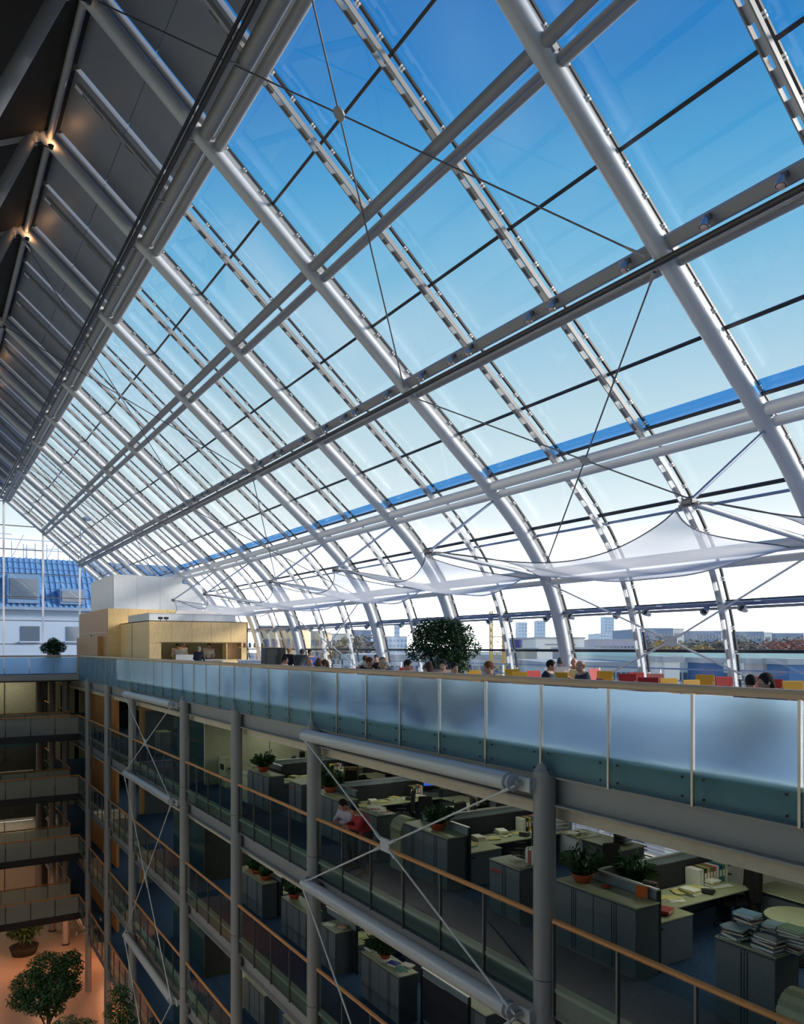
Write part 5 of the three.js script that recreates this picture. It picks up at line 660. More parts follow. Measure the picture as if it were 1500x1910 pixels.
  for (let q = 0; q < 4; q++) { const o = thing('magazine_holder', `upright magazine holder beside the big column, ${ORD[q]} from the left`, 'file holder', O(4, 9.62, 11.02 - q * 0.085 + 0.1, 1.03), FRONT, 'magazine holders'); part('shell', new GB().box(0, 0.14, 0, 0.075, 0.27, 0.24), std(L(...[[0.75, 0.74, 0.7], [0.4, 0.1, 0.07], [0.7, 0.68, 0.6], [0.1, 0.1, 0.1]][q]), 0.6), o); part('content', new GB().box(0, 0.29, 0.02, 0.06, 0.05, 0.18), M.paper, o); }
  // newspapers and magazines on the two-door cabinet at the middle
  for (let q = 0; q < 8; q++) sheets(`${['open newspaper', 'red magazine', 'white magazine', 'grey newspaper'][q % 4]} on the newspaper cabinet, ${ORD[q]} from the near end`, O(4, 9.18 + rr(0, 0.25), 15.98 + q * 0.095, TOP + q * 0.004), rr(0, 3), 3, 0.22, 0.29, q % 4 === 1 ? std(L(0.40, 0.09, 0.07), 0.6) : M.paper, 'magazine_sheaf');
  monitor('monitor with bright blue screen at the middle of the upper office floor', O(4, 12.54, 18.9, 0.85), -0.35, true);
  const bs = thing('monitor_bracket', 'small shelf under the bright blue monitor', 'shelf', O(4, 12.54, 18.9, 0.72), -0.35); part('box', new GB().box(0, 0.065, 0, 0.4, 0.13, 0.3), M.cabinetSide, bs);
  { const s = swivel('swivel chair with a brown striped jacket over its back', O(4, 11.7, 22.3), -0.6); part('jacket', new GB().rbox(0, 0.84, -0.30, 0.5, 0.66, 0.1, 0.045), tex(noiseTex(64, [116, 96, 62], 0.6, 32, 1, 1, 0.05), 0.95), s); }
  for (const [t, z, a] of [[11.3, 17.3, 2.6], [12.4, 16.2, 1.2], [10.8, 21.4, 2.0], [12.2, 26.5, 0.7]]) swivel(`black swivel chair standing free in the aisle, ${z === 17.3 ? 'below the bright blue monitor' : z === 16.2 ? 'right of the blue monitor' : z === 21.4 ? 'near the brown jacket' : 'far back before the pale wall'}`, O(4, t, z), a);
  for (const [t, z, w] of [[13.0, 17.2, 'dark trays under the blue monitor'], [12.8, 21.5, 'yellow pads near the brown jacket']]) { desk(`long desk across the room with ${w}`, O(4, t, z), 1.8, 0.75, 0.1); for (let p = 0; p < 4; p++) sheets(`${ORD[p]} paper heap on the desk with ${w}`, O(4, t - 0.6 + p * 0.4, z, 0.722), rr(0, 3), 6); }
  const wc = thing('side_cabinet', 'pale blue-white side cabinet standing before the blinds', 'cabinet', O(4, 12.95, 13.3), -0.1); part('body', new GB().box(0, 0.36, 0, 0.6, 0.7, 0.7), std(L(0.56, 0.60, 0.68), 0.5), wc); part('top', new GB().box(0, 0.72, 0, 0.64, 0.03, 0.74), M.cabTop, wc); part('handle', new GB().box(0.15, 0.62, 0.355, 0.12, 0.02, 0.01), M.gap, wc); for (let p = 0; p < 2; p++) sheets(`paper heap on the pale side cabinet before the blinds, ${ORD[p]} one`, O(4, 12.75 + p * 0.2, 13.3, 0.74), rr(0, 3), 7);
  const wtr = thing('letter_trays', 'four white letter trays stacked at the end of the desk before the blinds', 'trays', O(4, 13.0, 14.0, 0.72), -0.2); for (let q = 0; q < 4; q++) part('tray', new GB().box(0, 0.03 + q * 0.09, 0, 0.34, 0.014, 0.27).box(0.165, 0.06 + q * 0.09, 0, 0.012, 0.06, 0.27), M.white, wtr);
  const cp = thing('copier', 'beige office copier beside the small fern', 'copier', O(4, 9.55, 27.6), FRONT); part('body', new GB().rbox(0, 0.5, 0, 0.7, 1.0, 0.6, 0.03), M.drum, cp); part('lid', new GB().rbox(0, 1.05, 0, 0.72, 0.1, 0.6, 0.03), M.drum, cp); part('paper_slot', new GB().box(0.05, 0.72, 0.30, 0.4, 0.2, 0.02), M.plastic, cp); part('output_tray', new GB().box(0.42, 0.7, 0, 0.2, 0.03, 0.4), M.plastic, cp);
  const cp2 = thing('copier', 'large copier with round grey cover behind the left cable cross', 'copier', O(4, 10.1, 31.6), FRONT); part('body', new GB().rbox(0, 0.45, 0, 1.0, 0.9, 0.7, 0.03), M.drum, cp2); part('drum_cover', new GB().tube(V3(0, 0.75, 0.3), V3(0, 0.75, 0.42), 0.3, 28), M.alu, cp2); part('top_tray', new GB().rbox(0, 1.15, 0, 1.1, 0.1, 0.6, 0.02), M.drum, cp2); part('feeder', new GB().rbox(0, 1.28, 0, 0.6, 0.14, 0.5, 0.03), M.white, cp2);
  // books on the middle office floor
  [['blue hardback with white edge', 15.75, L(0.03, 0.06, 0.32), 0.06, 0], ['green folder', 15.4, L(0.03, 0.20, 0.17), 0.04, 0], ['white picture book', 15.55, L(0.62, 0.58, 0.5), 0.03, 0.25], ['pale printed brochure', 15.22, L(0.55, 0.5, 0.42), 0.02, -0.1], ['grey box file', 16.85, L(0.2, 0.2, 0.18), 0.07, 0]].forEach(([w, z, c, h, dt]) => book('book', `${w} beside the big spider plant, middle office floor`, 'book', O(3, 9.42 + dt, z, TOP), FRONT + rr(-0.4, 0.4), 0.3, h, 0.22, c));
  for (let q = 0; q < 3; q++) book('book', `brown book in the small stack below the tie tube, ${ORD[q]} from below`, 'book', O(3, 9.5, 18.5, TOP + q * 0.03), FRONT + 0.3 * q, 0.26, 0.028, 0.2, L(0.30, 0.16, 0.08)); sheets('white sheet on the cabinet below the tie tube, middle office floor', O(3, 9.35, 18.95, TOP), 0.4, 2);
  sheets('magazines on the pot cabinet, middle office floor', O(3, 9.4, 24.9, TOP), 0.3, 5, 0.22, 0.29, std(L(0.45, 0.12, 0.06), 0.6)); sheets('white papers on the spider plant cabinet end, middle office floor', O(3, 9.4, 16.0, TOP), 1.3, 3);
  for (const n of [3, 2]) for (const z of [12.3, 17.2, 22.2, 27]) { desk(`desk back by the window wall, ${SN[n]}, ${ORD[[12.3, 17.2, 22.2, 27].indexOf(z)]} from the near end`, O(n, 11.8, z), 2, 0.8, 0.1); }
  // window blinds of the upper office floor
  for (const [z0, z1, w] of [[11.3, 14.3, 'right'], [14.5, 17.5, 'left']]) { const b = thing('window_blind', `horizontal slat blind with many slats behind the desks, ${w} one of two`, 'blind', V3(14.52, FLOOR * 4, 0)); for (let y = 0.14; y < 2.5; y += 0.085) { const s = part('slat', new GB().bar(V3(0, y, -z0), V3(0, y, -z1), 0.085, 0.006, V3(0.62, 0.78, 0)), M.greyBox, b); } part('head_rail', new GB().box(0, 2.53, -(z0 + z1) / 2, 0.07, 0.05, z1 - z0), M.alu, b); for (const z of [z0 + 0.5, z1 - 0.5]) part('cord', new GB().tube(V3(-0.05, 0.14, -z), V3(-0.05, 2.5, -z), 0.006, 5), M.dark, b); }
}
// ---------------------------------------------------------------- people
const clampv = (v, a, b) => Math.max(a, Math.min(b, v));
function polygonise(sdf, c, half, res) {               // surface of a distance field inside a cube
  const mc = new MarchingCubes(res, M.white, false, false, 60000); mc.isolation = 0; const n = res, h = n / 2, f = mc.field, p = V3();
  for (let z = 0; z < n; z++) for (let y = 0; y < n; y++) for (let x = 0; x < n; x++) { p.set(c.x + (x - h) / h * half, c.y + (y - h) / h * half, c.z + (z - h) / h * half); f[x + y * n + z * n * n] = -sdf(p); }
  mc.update(); const pos = mc.positionArray.slice(0, mc.count * 3), nor = mc.normalArray.slice(0, mc.count * 3);
  for (let i = 0; i < pos.length; i += 3) { pos[i] = c.x + pos[i] * half; pos[i + 1] = c.y + pos[i + 1] * half; pos[i + 2] = c.z + pos[i + 2] * half; }
  const g = new THREE.BufferGeometry(); g.setAttribute('position', new THREE.BufferAttribute(pos, 3)); g.setAttribute('normal', new THREE.BufferAttribute(nor, 3)); g.setAttribute('uv', new THREE.BufferAttribute(new Float32Array(pos.length / 3 * 2), 2));
  return mergeVertices(g, 1e-4);
}
const smin = (a, b, k) => { const h = clampv(0.5 + 0.5 * (b - a) / k, 0, 1); return b + (a - b) * h - k * h * (1 - h); };
const cap = (p, a, b, ra, rb) => { const bx = b.x - a.x, by = b.y - a.y, bz = b.z - a.z, t = clampv(((p.x - a.x) * bx + (p.y - a.y) * by + (p.z - a.z) * bz) / (bx * bx + by * by + bz * bz + 1e-9), 0, 1), dx = p.x - a.x - bx * t, dy = p.y - a.y - by * t, dz = p.z - a.z - bz * t; return Math.sqrt(dx * dx + dy * dy + dz * dz) - (ra + (rb - ra) * t); };
const ell = (p, c, rx, ry, rz) => { const x = (p.x - c.x) / rx, y = (p.y - c.y) / ry, z = (p.z - c.z) / rz, k = Math.sqrt(x * x + y * y + z * z); return (k - 1) * Math.min(rx, ry, rz); };
// joints of a pose, in metres, facing +z
const POSE = {
  sit: { hip: 0.50, pel: V3(0, 0.55, 0), chest: V3(0, 0.92, 0.05), neck: V3(0, 1.07, 0.08), head: V3(0, 1.19, 0.115), sh: [0.19, 1.01, 0.06], el: [0.25, 0.78, 0.16], wr: [0.15, 0.79, 0.40], kn: [0.11, 0.53, 0.44], an: [0.11, 0.10, 0.42] },
  sitBack: { hip: 0.50, pel: V3(0, 0.55, 0), chest: V3(0, 0.94, -0.05), neck: V3(0, 1.09, -0.06), head: V3(0, 1.215, -0.03), sh: [0.20, 1.03, -0.05], el: [0.26, 0.77, 0.02], wr: [0.12, 0.66, 0.24], kn: [0.13, 0.53, 0.44], an: [0.12, 0.10, 0.46] },
  sitLean: { hip: 0.50, pel: V3(0, 0.55, 0), chest: V3(0, 0.88, 0.17), neck: V3(0, 1.01, 0.24), head: V3(0, 1.12, 0.30), sh: [0.19, 0.96, 0.19], el: [0.27, 0.77, 0.36], wr: [0.10, 0.80, 0.52], kn: [0.12, 0.53, 0.44], an: [0.12, 0.10, 0.38] },
  stand: { hip: 0.90, pel: V3(0, 0.95, 0), chest: V3(0, 1.30, 0.0), neck: V3(0, 1.46, 0.01), head: V3(0, 1.59, 0.035), sh: [0.19, 1.40, 0], el: [0.25, 1.12, 0.02], wr: [0.20, 0.98, 0.22], kn: [0.10, 0.49, 0.02], an: [0.11, 0.09, -0.02] },
  lean: { hip: 0.90, pel: V3(0, 0.94, -0.10), chest: V3(0, 1.23, 0.04), neck: V3(0, 1.37, 0.12), head: V3(0, 1.47, 0.20), sh: [0.19, 1.32, 0.07], el: [0.25, 1.10, 0.18], wr: [0.06, 1.12, 0.38], kn: [0.10, 0.49, -0.06], an: [0.11, 0.09, -0.12] },
};
// one hand: palm, four fingers of different lengths, a thumb from the side of the palm
const handG = (() => { const f = [[-0.030, 0.060, 0.0085], [-0.010, 0.070, 0.009], [0.010, 0.066, 0.0088], [0.029, 0.052, 0.008]];
  return polygonise((p) => { let d = ell(p, V3(0, 0, 0.045), 0.042, 0.016, 0.052); d = smin(d, cap(p, V3(0, 0, -0.02), V3(0, 0, 0.02), 0.026, 0.026), 0.02);
    for (const [x, l, r] of f) { const a = V3(x, 0, 0.085), b = V3(x * 1.15, -0.008, 0.085 + l * 0.5), c = V3(x * 1.15, -0.03, 0.085 + l * 0.9); d = Math.min(d, Math.min(cap(p, a, b, r, r * 0.95), cap(p, b, c, r * 0.95, r * 0.8))); }
    return smin(d, Math.min(cap(p, V3(-0.032, -0.004, 0.02), V3(-0.062, -0.014, 0.055), 0.012, 0.0105), cap(p, V3(-0.062, -0.014, 0.055), V3(-0.06, -0.026, 0.088), 0.0105, 0.008)), 0.008); }, V3(0, 0, 0.06), 0.115, 56); })();
const headSDF = (p) => { let d = ell(p, V3(0, 0.03, -0.012), 0.077, 0.098, 0.098); d = smin(d, ell(p, V3(0, -0.045, 0.022), 0.056, 0.068, 0.064), 0.04); d = smin(d, cap(p, V3(0, 0.0, 0.088), V3(0, -0.028, 0.108), 0.009, 0.014), 0.018); d = smin(d, cap(p, V3(-0.022, -0.062, 0.078), V3(0.022, -0.062, 0.078), 0.008, 0.008), 0.012);
  for (const s of [-1, 1]) { d = smin(d, ell(p, V3(s * 0.078, -0.01, -0.008), 0.012, 0.032, 0.02), 0.008); d = -smin(-d, ell(p, V3(s * 0.031, 0.008, 0.094), 0.019, 0.012, 0.016), 0.012); } return smin(d, cap(p, V3(0, -0.06, -0.02), V3(0, -0.16, -0.035), 0.052, 0.056), 0.03); };
const headG = polygonise(headSDF, V3(0, -0.02, 0), 0.17, 58);
const HAIR = {
  short: (p) => Math.max(ell(p, V3(0, 0.036, -0.016), 0.086, 0.106, 0.108), -ell(p, V3(0, -0.055, 0.09), 0.085, 0.125, 0.085), -(p.y + 0.045)),
  long: (p) => smin(Math.max(ell(p, V3(0, 0.036, -0.018), 0.090, 0.108, 0.110), -ell(p, V3(0, -0.05, 0.095), 0.075, 0.12, 0.085), -(p.y + 0.10)), Math.max(ell(p, V3(0, -0.09, -0.075), 0.095, 0.16, 0.05), -ell(p, V3(0, -0.05, 0.06), 0.07, 0.2, 0.09)), 0.03),
  bun: (p) => Math.min(HAIR.short(p), ell(p, V3(0, 0.09, -0.11), 0.045, 0.042, 0.042)),
  ring: (p) => Math.max(ell(p, V3(0, 0.02, -0.03), 0.084, 0.088, 0.094), p.y - 0.045, -ell(p, V3(0, -0.03, 0.10), 0.1, 0.2, 0.11), -(p.y + 0.06)) };
const hairG = {}; for (const k of Object.keys(HAIR)) hairG[k] = polygonise(HAIR[k], V3(0, -0.04, -0.02), 0.22, 50);
const bodies = {};
function bodyOf(name) {
  if (bodies[name]) return bodies[name]; const j = POSE[name], m = (a, s) => V3(a[0] * s, a[1], a[2]), tall = name === 'stand' || name === 'lean';
  const torso = (p, e) => smin(smin(cap(p, j.pel, cut(j.pel, j.chest, 0.5), 0.135 + e, 0.125 + e), Math.min(cap(p, V3(-0.07, j.chest.y, j.chest.z), V3(0.07, j.chest.y, j.chest.z), 0.125 + e, 0.125 + e), 9), 0.12), cap(p, m(j.sh, -1), m(j.sh, 1), 0.062 + e, 0.062 + e), 0.09);
  const arm = (p, e) => { let d = 9; for (const s of [-1, 1]) d = Math.min(d, smin(cap(p, m(j.sh, s), m(j.el, s), 0.052 + e, 0.041 + e), cap(p, m(j.el, s), m(j.wr, s), 0.041 + e, 0.029 + e), 0.03)); return d; };
  const leg = (p, e) => { let d = 9; for (const s of [-1, 1]) { const h = V3(0.085 * s, j.hip, j.pel.z + 0.01); d = Math.min(d, smin(cap(p, h, m(j.kn, s), 0.084 + e, 0.056 + e), cap(p, m(j.kn, s), m(j.an, s), 0.054 + e, 0.038 + e), 0.04)); } return d; };
  const neck = (p) => cap(p, j.chest, j.head.clone().add(V3(0, -0.08, -0.03)), 0.06, 0.052), foot = (p, e) => { let d = 9; for (const s of [-1, 1]) { const a = m(j.an, s); d = Math.min(d, smin(cap(p, V3(a.x, 0.04, a.z - 0.03), V3(a.x * 1.15, 0.032, a.z + 0.17), 0.038 + e, 0.030 + e), cap(p, a, V3(a.x, 0.05, a.z), 0.038 + e, 0.04 + e), 0.04)); } return d; };
  const cy = tall ? 0.80 : 0.62, half = tall ? 0.86 : 0.68, res = tall ? 74 : 64, cz = tall ? 0.05 : 0.2;
  const body = polygonise((p) => smin(smin(smin(torso(p, 0), arm(p, 0), 0.05), leg(p, 0), 0.06), Math.min(smin(neck(p), torso(p, 0), 0.04), foot(p, 0)), 0.03), V3(0, cy, cz), half, res);
  const hands = [-1, 1].map((s) => { const g = handG.clone(); if (s > 0) { } const d = m(j.wr, s).sub(m(j.el, s)).normalize(); const q = new THREE.Quaternion().setFromUnitVectors(V3(0, 0, 1), d); g.scale(s > 0 ? 1 : -1, 1, 1); if (s < 0) g.index.array.reverse(); g.applyQuaternion(q); const w = m(j.wr, s); g.translate(w.x, w.y, w.z); return g; });
  const shirt = polygonise((p) => Math.max(smin(torso(p, 0.022), arm(p, 0.02), 0.05), p.y - (j.neck.y - 0.012) + (p.z - j.neck.z) * 0.5 * (tall ? 1 : 1), tall ? (j.hip - 0.03 - p.y) : 0.46 - p.y, -Math.min(...[-1, 1].map((s) => cap(p, m(j.wr, s), m(j.wr, s).add(m(j.wr, s).sub(m(j.el, s)).multiplyScalar(0.3)), 0.052, 0.05)))), V3(0, tall ? 1.16 : 0.86, cz), 0.56, 60);
  const trousers = polygonise((p) => Math.max(smin(leg(p, 0.022), cap(p, j.pel, cut(j.pel, j.chest, 0.12), 0.160, 0.148), 0.06), p.y - (j.pel.y + 0.10), 0.07 - p.y), V3(0, tall ? 0.56 : 0.36, tall ? -0.08 : 0.2), tall ? 0.62 : 0.48, 54);
  const shoes = polygonise((p) => Math.max(foot(p, 0.024), p.y - 0.115, 0.002 - p.y), V3(0, 0.05, j.an[2] + 0.06), 0.30, 44);
  return bodies[name] = { body, hands, shirt, trousers, shoes, head: j.head };
}
const personParts = new Map();
function person(label, pos, turn, o = {}) {
  const pose = o.pose || 'sit', b = bodyOf(pose), key = pose + (o.yaw || 0) + (o.nod || 0), t = thing('person', label, 'person', pos, turn, o.group || null);
  const hm = new THREE.Matrix4().compose(b.head, new THREE.Quaternion().setFromEuler(new THREE.Euler(o.nod ?? 0.12, o.yaw || 0, 0, 'YXZ')), V3(1.0, 1.0, 1.0));
  if (!personParts.has(key)) personParts.set(key, mergeGeometries([b.body, ...b.hands, headG.clone().applyMatrix4(hm)], false));
  const skin = std(o.skin || L(0.52, 0.31, 0.22), 0.6); part('body', personParts.get(key), skin, t);
  part('shirt', b.shirt, std(o.top || L(0.05, 0.05, 0.06), 0.85), t); part('trousers', b.trousers, std(o.legs || L(0.04, 0.045, 0.07), 0.9), t); part('shoes', b.shoes, M.plastic, t, null, 'stuff');
  if (o.hair !== null) part('hair', hairG[o.hair || 'short'].clone().applyMatrix4(hm), std(o.hairC || L(0.02, 0.014, 0.01), 0.8), t);
  const eg = (s, r, m, z) => { const g = new THREE.SphereGeometry(r, 8, 6); g.translate(s * 0.031, 0.008, z); return part('eye', g.applyMatrix4(hm), m, t); };
  for (const s of [-1, 1]) { eg(s, 0.0105, M.white, 0.080); eg(s, 0.0055, M.plastic, 0.0875); }
  const mo = new THREE.BoxGeometry(0.04, 0.006, 0.01); mo.translate(0, -0.062, 0.083); part('mouth', mo.applyMatrix4(hm), std(L(0.3, 0.10, 0.09), 0.6), t);
  if (o.tie) { const j = POSE[pose]; part('tie', new GB().bar(V3(0, j.neck.y - 0.02, j.neck.z + 0.075), V3(0, j.pel.y + 0.12, j.pel.z + 0.16), 0.05, 0.012, V3(0, 0, 1)), std(o.tie, 0.6), t); }
  if (o.scale) t.scale.setScalar(o.scale); return t;
}
const y5 = EYE + FY(5), guest = (px, d) => { d = Math.max(d, (px > 1300 ? 9.8 : 9.0) / ((px - 750) / 1462.5 * CA + SA)); const p = at(px, 1208.2, d); p.y = y5; return p; };
const TOCAM = -YAW, camTurn = (a) => -YAW + a;         // 0 = facing the camera, positive = turned to the right of the photo
const brown = L(0.10, 0.045, 0.02), black = L(0.012, 0.010, 0.010), blond = L(0.36, 0.22, 0.09), grey = L(0.3, 0.29, 0.28);
const SEATS = [];                                      // [x in the photo, distance, turn, label, look]
const HEADTOP = { sit: 1.325, sitBack: 1.345, sitLean: 1.25, stand: 1.72, lean: 1.5 };
const G = (px, d, a, label, o = {}) => { const p = guest(px, d); if (o.topY) { const dd = Math.max(d, (px > 1300 ? 9.8 : 9.0) / ((px - 750) / 1462.5 * CA + SA)); o.scale = clampv((1.5 - (o.topY - 1208.2) / 1462.5 * dd) / HEADTOP[o.pose || 'sit'], 0.82, 1.06); } const t = person(label, p, camTurn(a), o); if ((o.pose || 'sit') !== 'stand') SEATS.push([p, camTurn(a)]); return t; };
G(526, 23.8, 1.3, 'seated black-haired guest in dark clothes beside the black display cabinet', { topY: 1224, top: L(0.03, 0.03, 0.035), hairC: black, skin: L(0.5, 0.27, 0.2) });
G(539, 27.5, 2.6, 'standing blond woman with pinned-up hair in a black coat', { topY: 1209, pose: 'stand', hair: 'bun', hairC: blond, top: L(0.012, 0.012, 0.014), legs: L(0.012, 0.012, 0.014) });
G(560, 25, 2.9, 'person in a dark grey jacket bending away from us at left', { topY: 1216, pose: 'lean', top: L(0.06, 0.07, 0.08), hairC: L(0.06, 0.065, 0.07), legs: L(0.06, 0.07, 0.08) });
G(577, 27, 0.6, 'dark-haired guest in a bright blue jacket standing bent over a table', { topY: 1212, pose: 'stand', top: L(0.04, 0.08, 0.36), hairC: black, scale: 0.97 });
G(574, 19.0, 0.3, 'ruddy-faced guest in a white shirt sitting before the blue jacket', { topY: 1228, pose: 'sitLean', top: L(0.75, 0.74, 0.74), hair: 'ring', hairC: brown, skin: L(0.6, 0.28, 0.2), yaw: 0.4 });
G(593, 19.0, 3.0, 'long-haired brunette guest seen from behind', { topY: 1228, hair: 'long', hairC: brown, top: L(0.08, 0.05, 0.04) });
G(625, 16.5, -1.2, 'brown-haired woman sitting alone and looking left', { topY: 1231, hair: 'long', hairC: L(0.09, 0.035, 0.015), top: L(0.03, 0.03, 0.03), pose: 'sitLean' });
G(671, 21.1, 1.2, 'brown-haired man in a black jacket leaning in from the left', { topY: 1226, pose: 'sitLean', hairC: L(0.12, 0.04, 0.02), top: L(0.012, 0.012, 0.014) });
G(684, 25.3, 1.9, 'dark-haired guest in a pale green shirt', { topY: 1223, top: L(0.42, 0.50, 0.36), hairC: brown, pose: 'sitBack' });
G(702, 29.2, 0.0, 'young man in a black tee shirt facing us, dark cropped hair', { topY: 1221, top: L(0.012, 0.012, 0.013), hairC: black });
G(720, 21.1, -1.9, 'fair-brown long-haired woman in navy seen from the side', { topY: 1226, hair: 'long', hairC: L(0.22, 0.13, 0.07), top: L(0.03, 0.04, 0.08) });
G(738, 18.1, -1.6, 'bald man in a navy shirt leaning to the left', { topY: 1229, pose: 'sitLean', hair: 'ring', hairC: grey, top: L(0.03, 0.04, 0.09), skin: L(0.58, 0.34, 0.25) });
G(763, 16.5, 0.7, 'man with short dark hair and ochre collar in front of the big tree', { topY: 1231, top: L(0.5, 0.36, 0.12), hairC: black, yaw: 0.4, pose: 'sitBack' });
G(805, 13.6, -2.4, 'dark brown haired woman with her back to us before the tree', { topY: 1236, hair: 'long', hairC: L(0.07, 0.025, 0.02), top: L(0.2, 0.05, 0.06), scale: 0.97 });
G(823, 17.3, 0.3, 'dark-haired man in a blue shirt tilting his head before the tree', { topY: 1230, top: L(0.10, 0.22, 0.48), hairC: black, yaw: -0.5, nod: 0.3, skin: L(0.58, 0.36, 0.27) });
G(852, 14.1, -0.5, 'young woman with tied dark hair right of the tree trunk', { topY: 1235, hair: 'bun', hairC: black, top: L(0.4, 0.38, 0.36), yaw: 0.9, scale: 0.97 });
G(908, 14.6, -1.4, 'auburn-haired person in black looking left', { topY: 1234, hairC: L(0.20, 0.06, 0.03), top: L(0.012, 0.012, 0.014), pose: 'sitBack' });
G(1019, 16.5, 1.2, 'dark-haired man in a dark suit and white shirt facing right', { topY: 1231, top: L(0.025, 0.035, 0.05), hairC: black, pose: 'sit', tie: L(0.6, 0.6, 0.62) });
G(1045, 20.0, 2.9, 'grey-haired man in a white shirt with his back to us', { topY: 1227, top: L(0.82, 0.80, 0.79), hairC: L(0.10, 0.10, 0.10), scale: 1.04, pose: 'sitBack' });
G(1070, 20.0, -0.1, 'red-faced man in a yellow shirt with dark braces facing us', { topY: 1227, top: L(0.72, 0.58, 0.28), hair: 'ring', hairC: brown, skin: L(0.60, 0.30, 0.22), tie: L(0.12, 0.05, 0.03), scale: 1.06 });
G(1092, 15.8, -1.5, 'balding reddish-haired man in a dark grey jacket facing left', { topY: 1232, top: L(0.05, 0.055, 0.065), hair: 'ring', hairC: L(0.25, 0.12, 0.06), pose: 'sit' });
G(1405, 7.5, 3.1, 'person with short black hair seen from behind near the right edge', { topY: 1259, hairC: black, top: L(0.1, 0.02, 0.05), scale: 0.94 });
G(1461, 7.9, -1.35, 'dark-haired woman in profile at the right edge', { topY: 1256, hair: 'long', hairC: L(0.02, 0.012, 0.012), top: L(0.10, 0.02, 0.06), pose: 'sitLean' });
G(331, 39.4, 0.4, 'cook in white bending over the counter in the serving hatch, left one', { pose: 'stand', top: L(0.8, 0.8, 0.8), hairC: black, nod: 0.5 }); G(341, 40, 1.0, 'cook in white behind the counter, second from the left', { pose: 'stand', top: L(0.8, 0.8, 0.8), hairC: brown, scale: 1.03 }); G(390, 39.6, 0.2, 'kitchen helper in a pale shirt on the right side of the hatch', { pose: 'stand', top: L(0.6, 0.5, 0.42), hairC: black }); G(371, 35.2, 3.0, 'grey-haired guest in a dark coat ordering at the serving hatch', { pose: 'stand', top: L(0.03, 0.03, 0.04), hairC: grey, scale: 0.9 });
person('man in a pale shirt leaning on the office handrail, left of two', V3(8.30, FLOOR * 4, -15.85), -Math.PI / 2 + 0.25, { pose: 'lean', top: L(0.52, 0.48, 0.55), hairC: black, legs: L(0.05, 0.045, 0.045), skin: L(0.45, 0.2, 0.16), nod: 0.4, yaw: -0.3 }); person('man in a red pullover leaning on the office handrail, right of two', V3(8.30, FLOOR * 4, -15.2), -Math.PI / 2 - 0.2, { pose: 'lean', top: L(0.40, 0.03, 0.035), hairC: black, legs: L(0.05, 0.04, 0.04), skin: L(0.5, 0.25, 0.17), nod: 0.5, yaw: 0.3 });

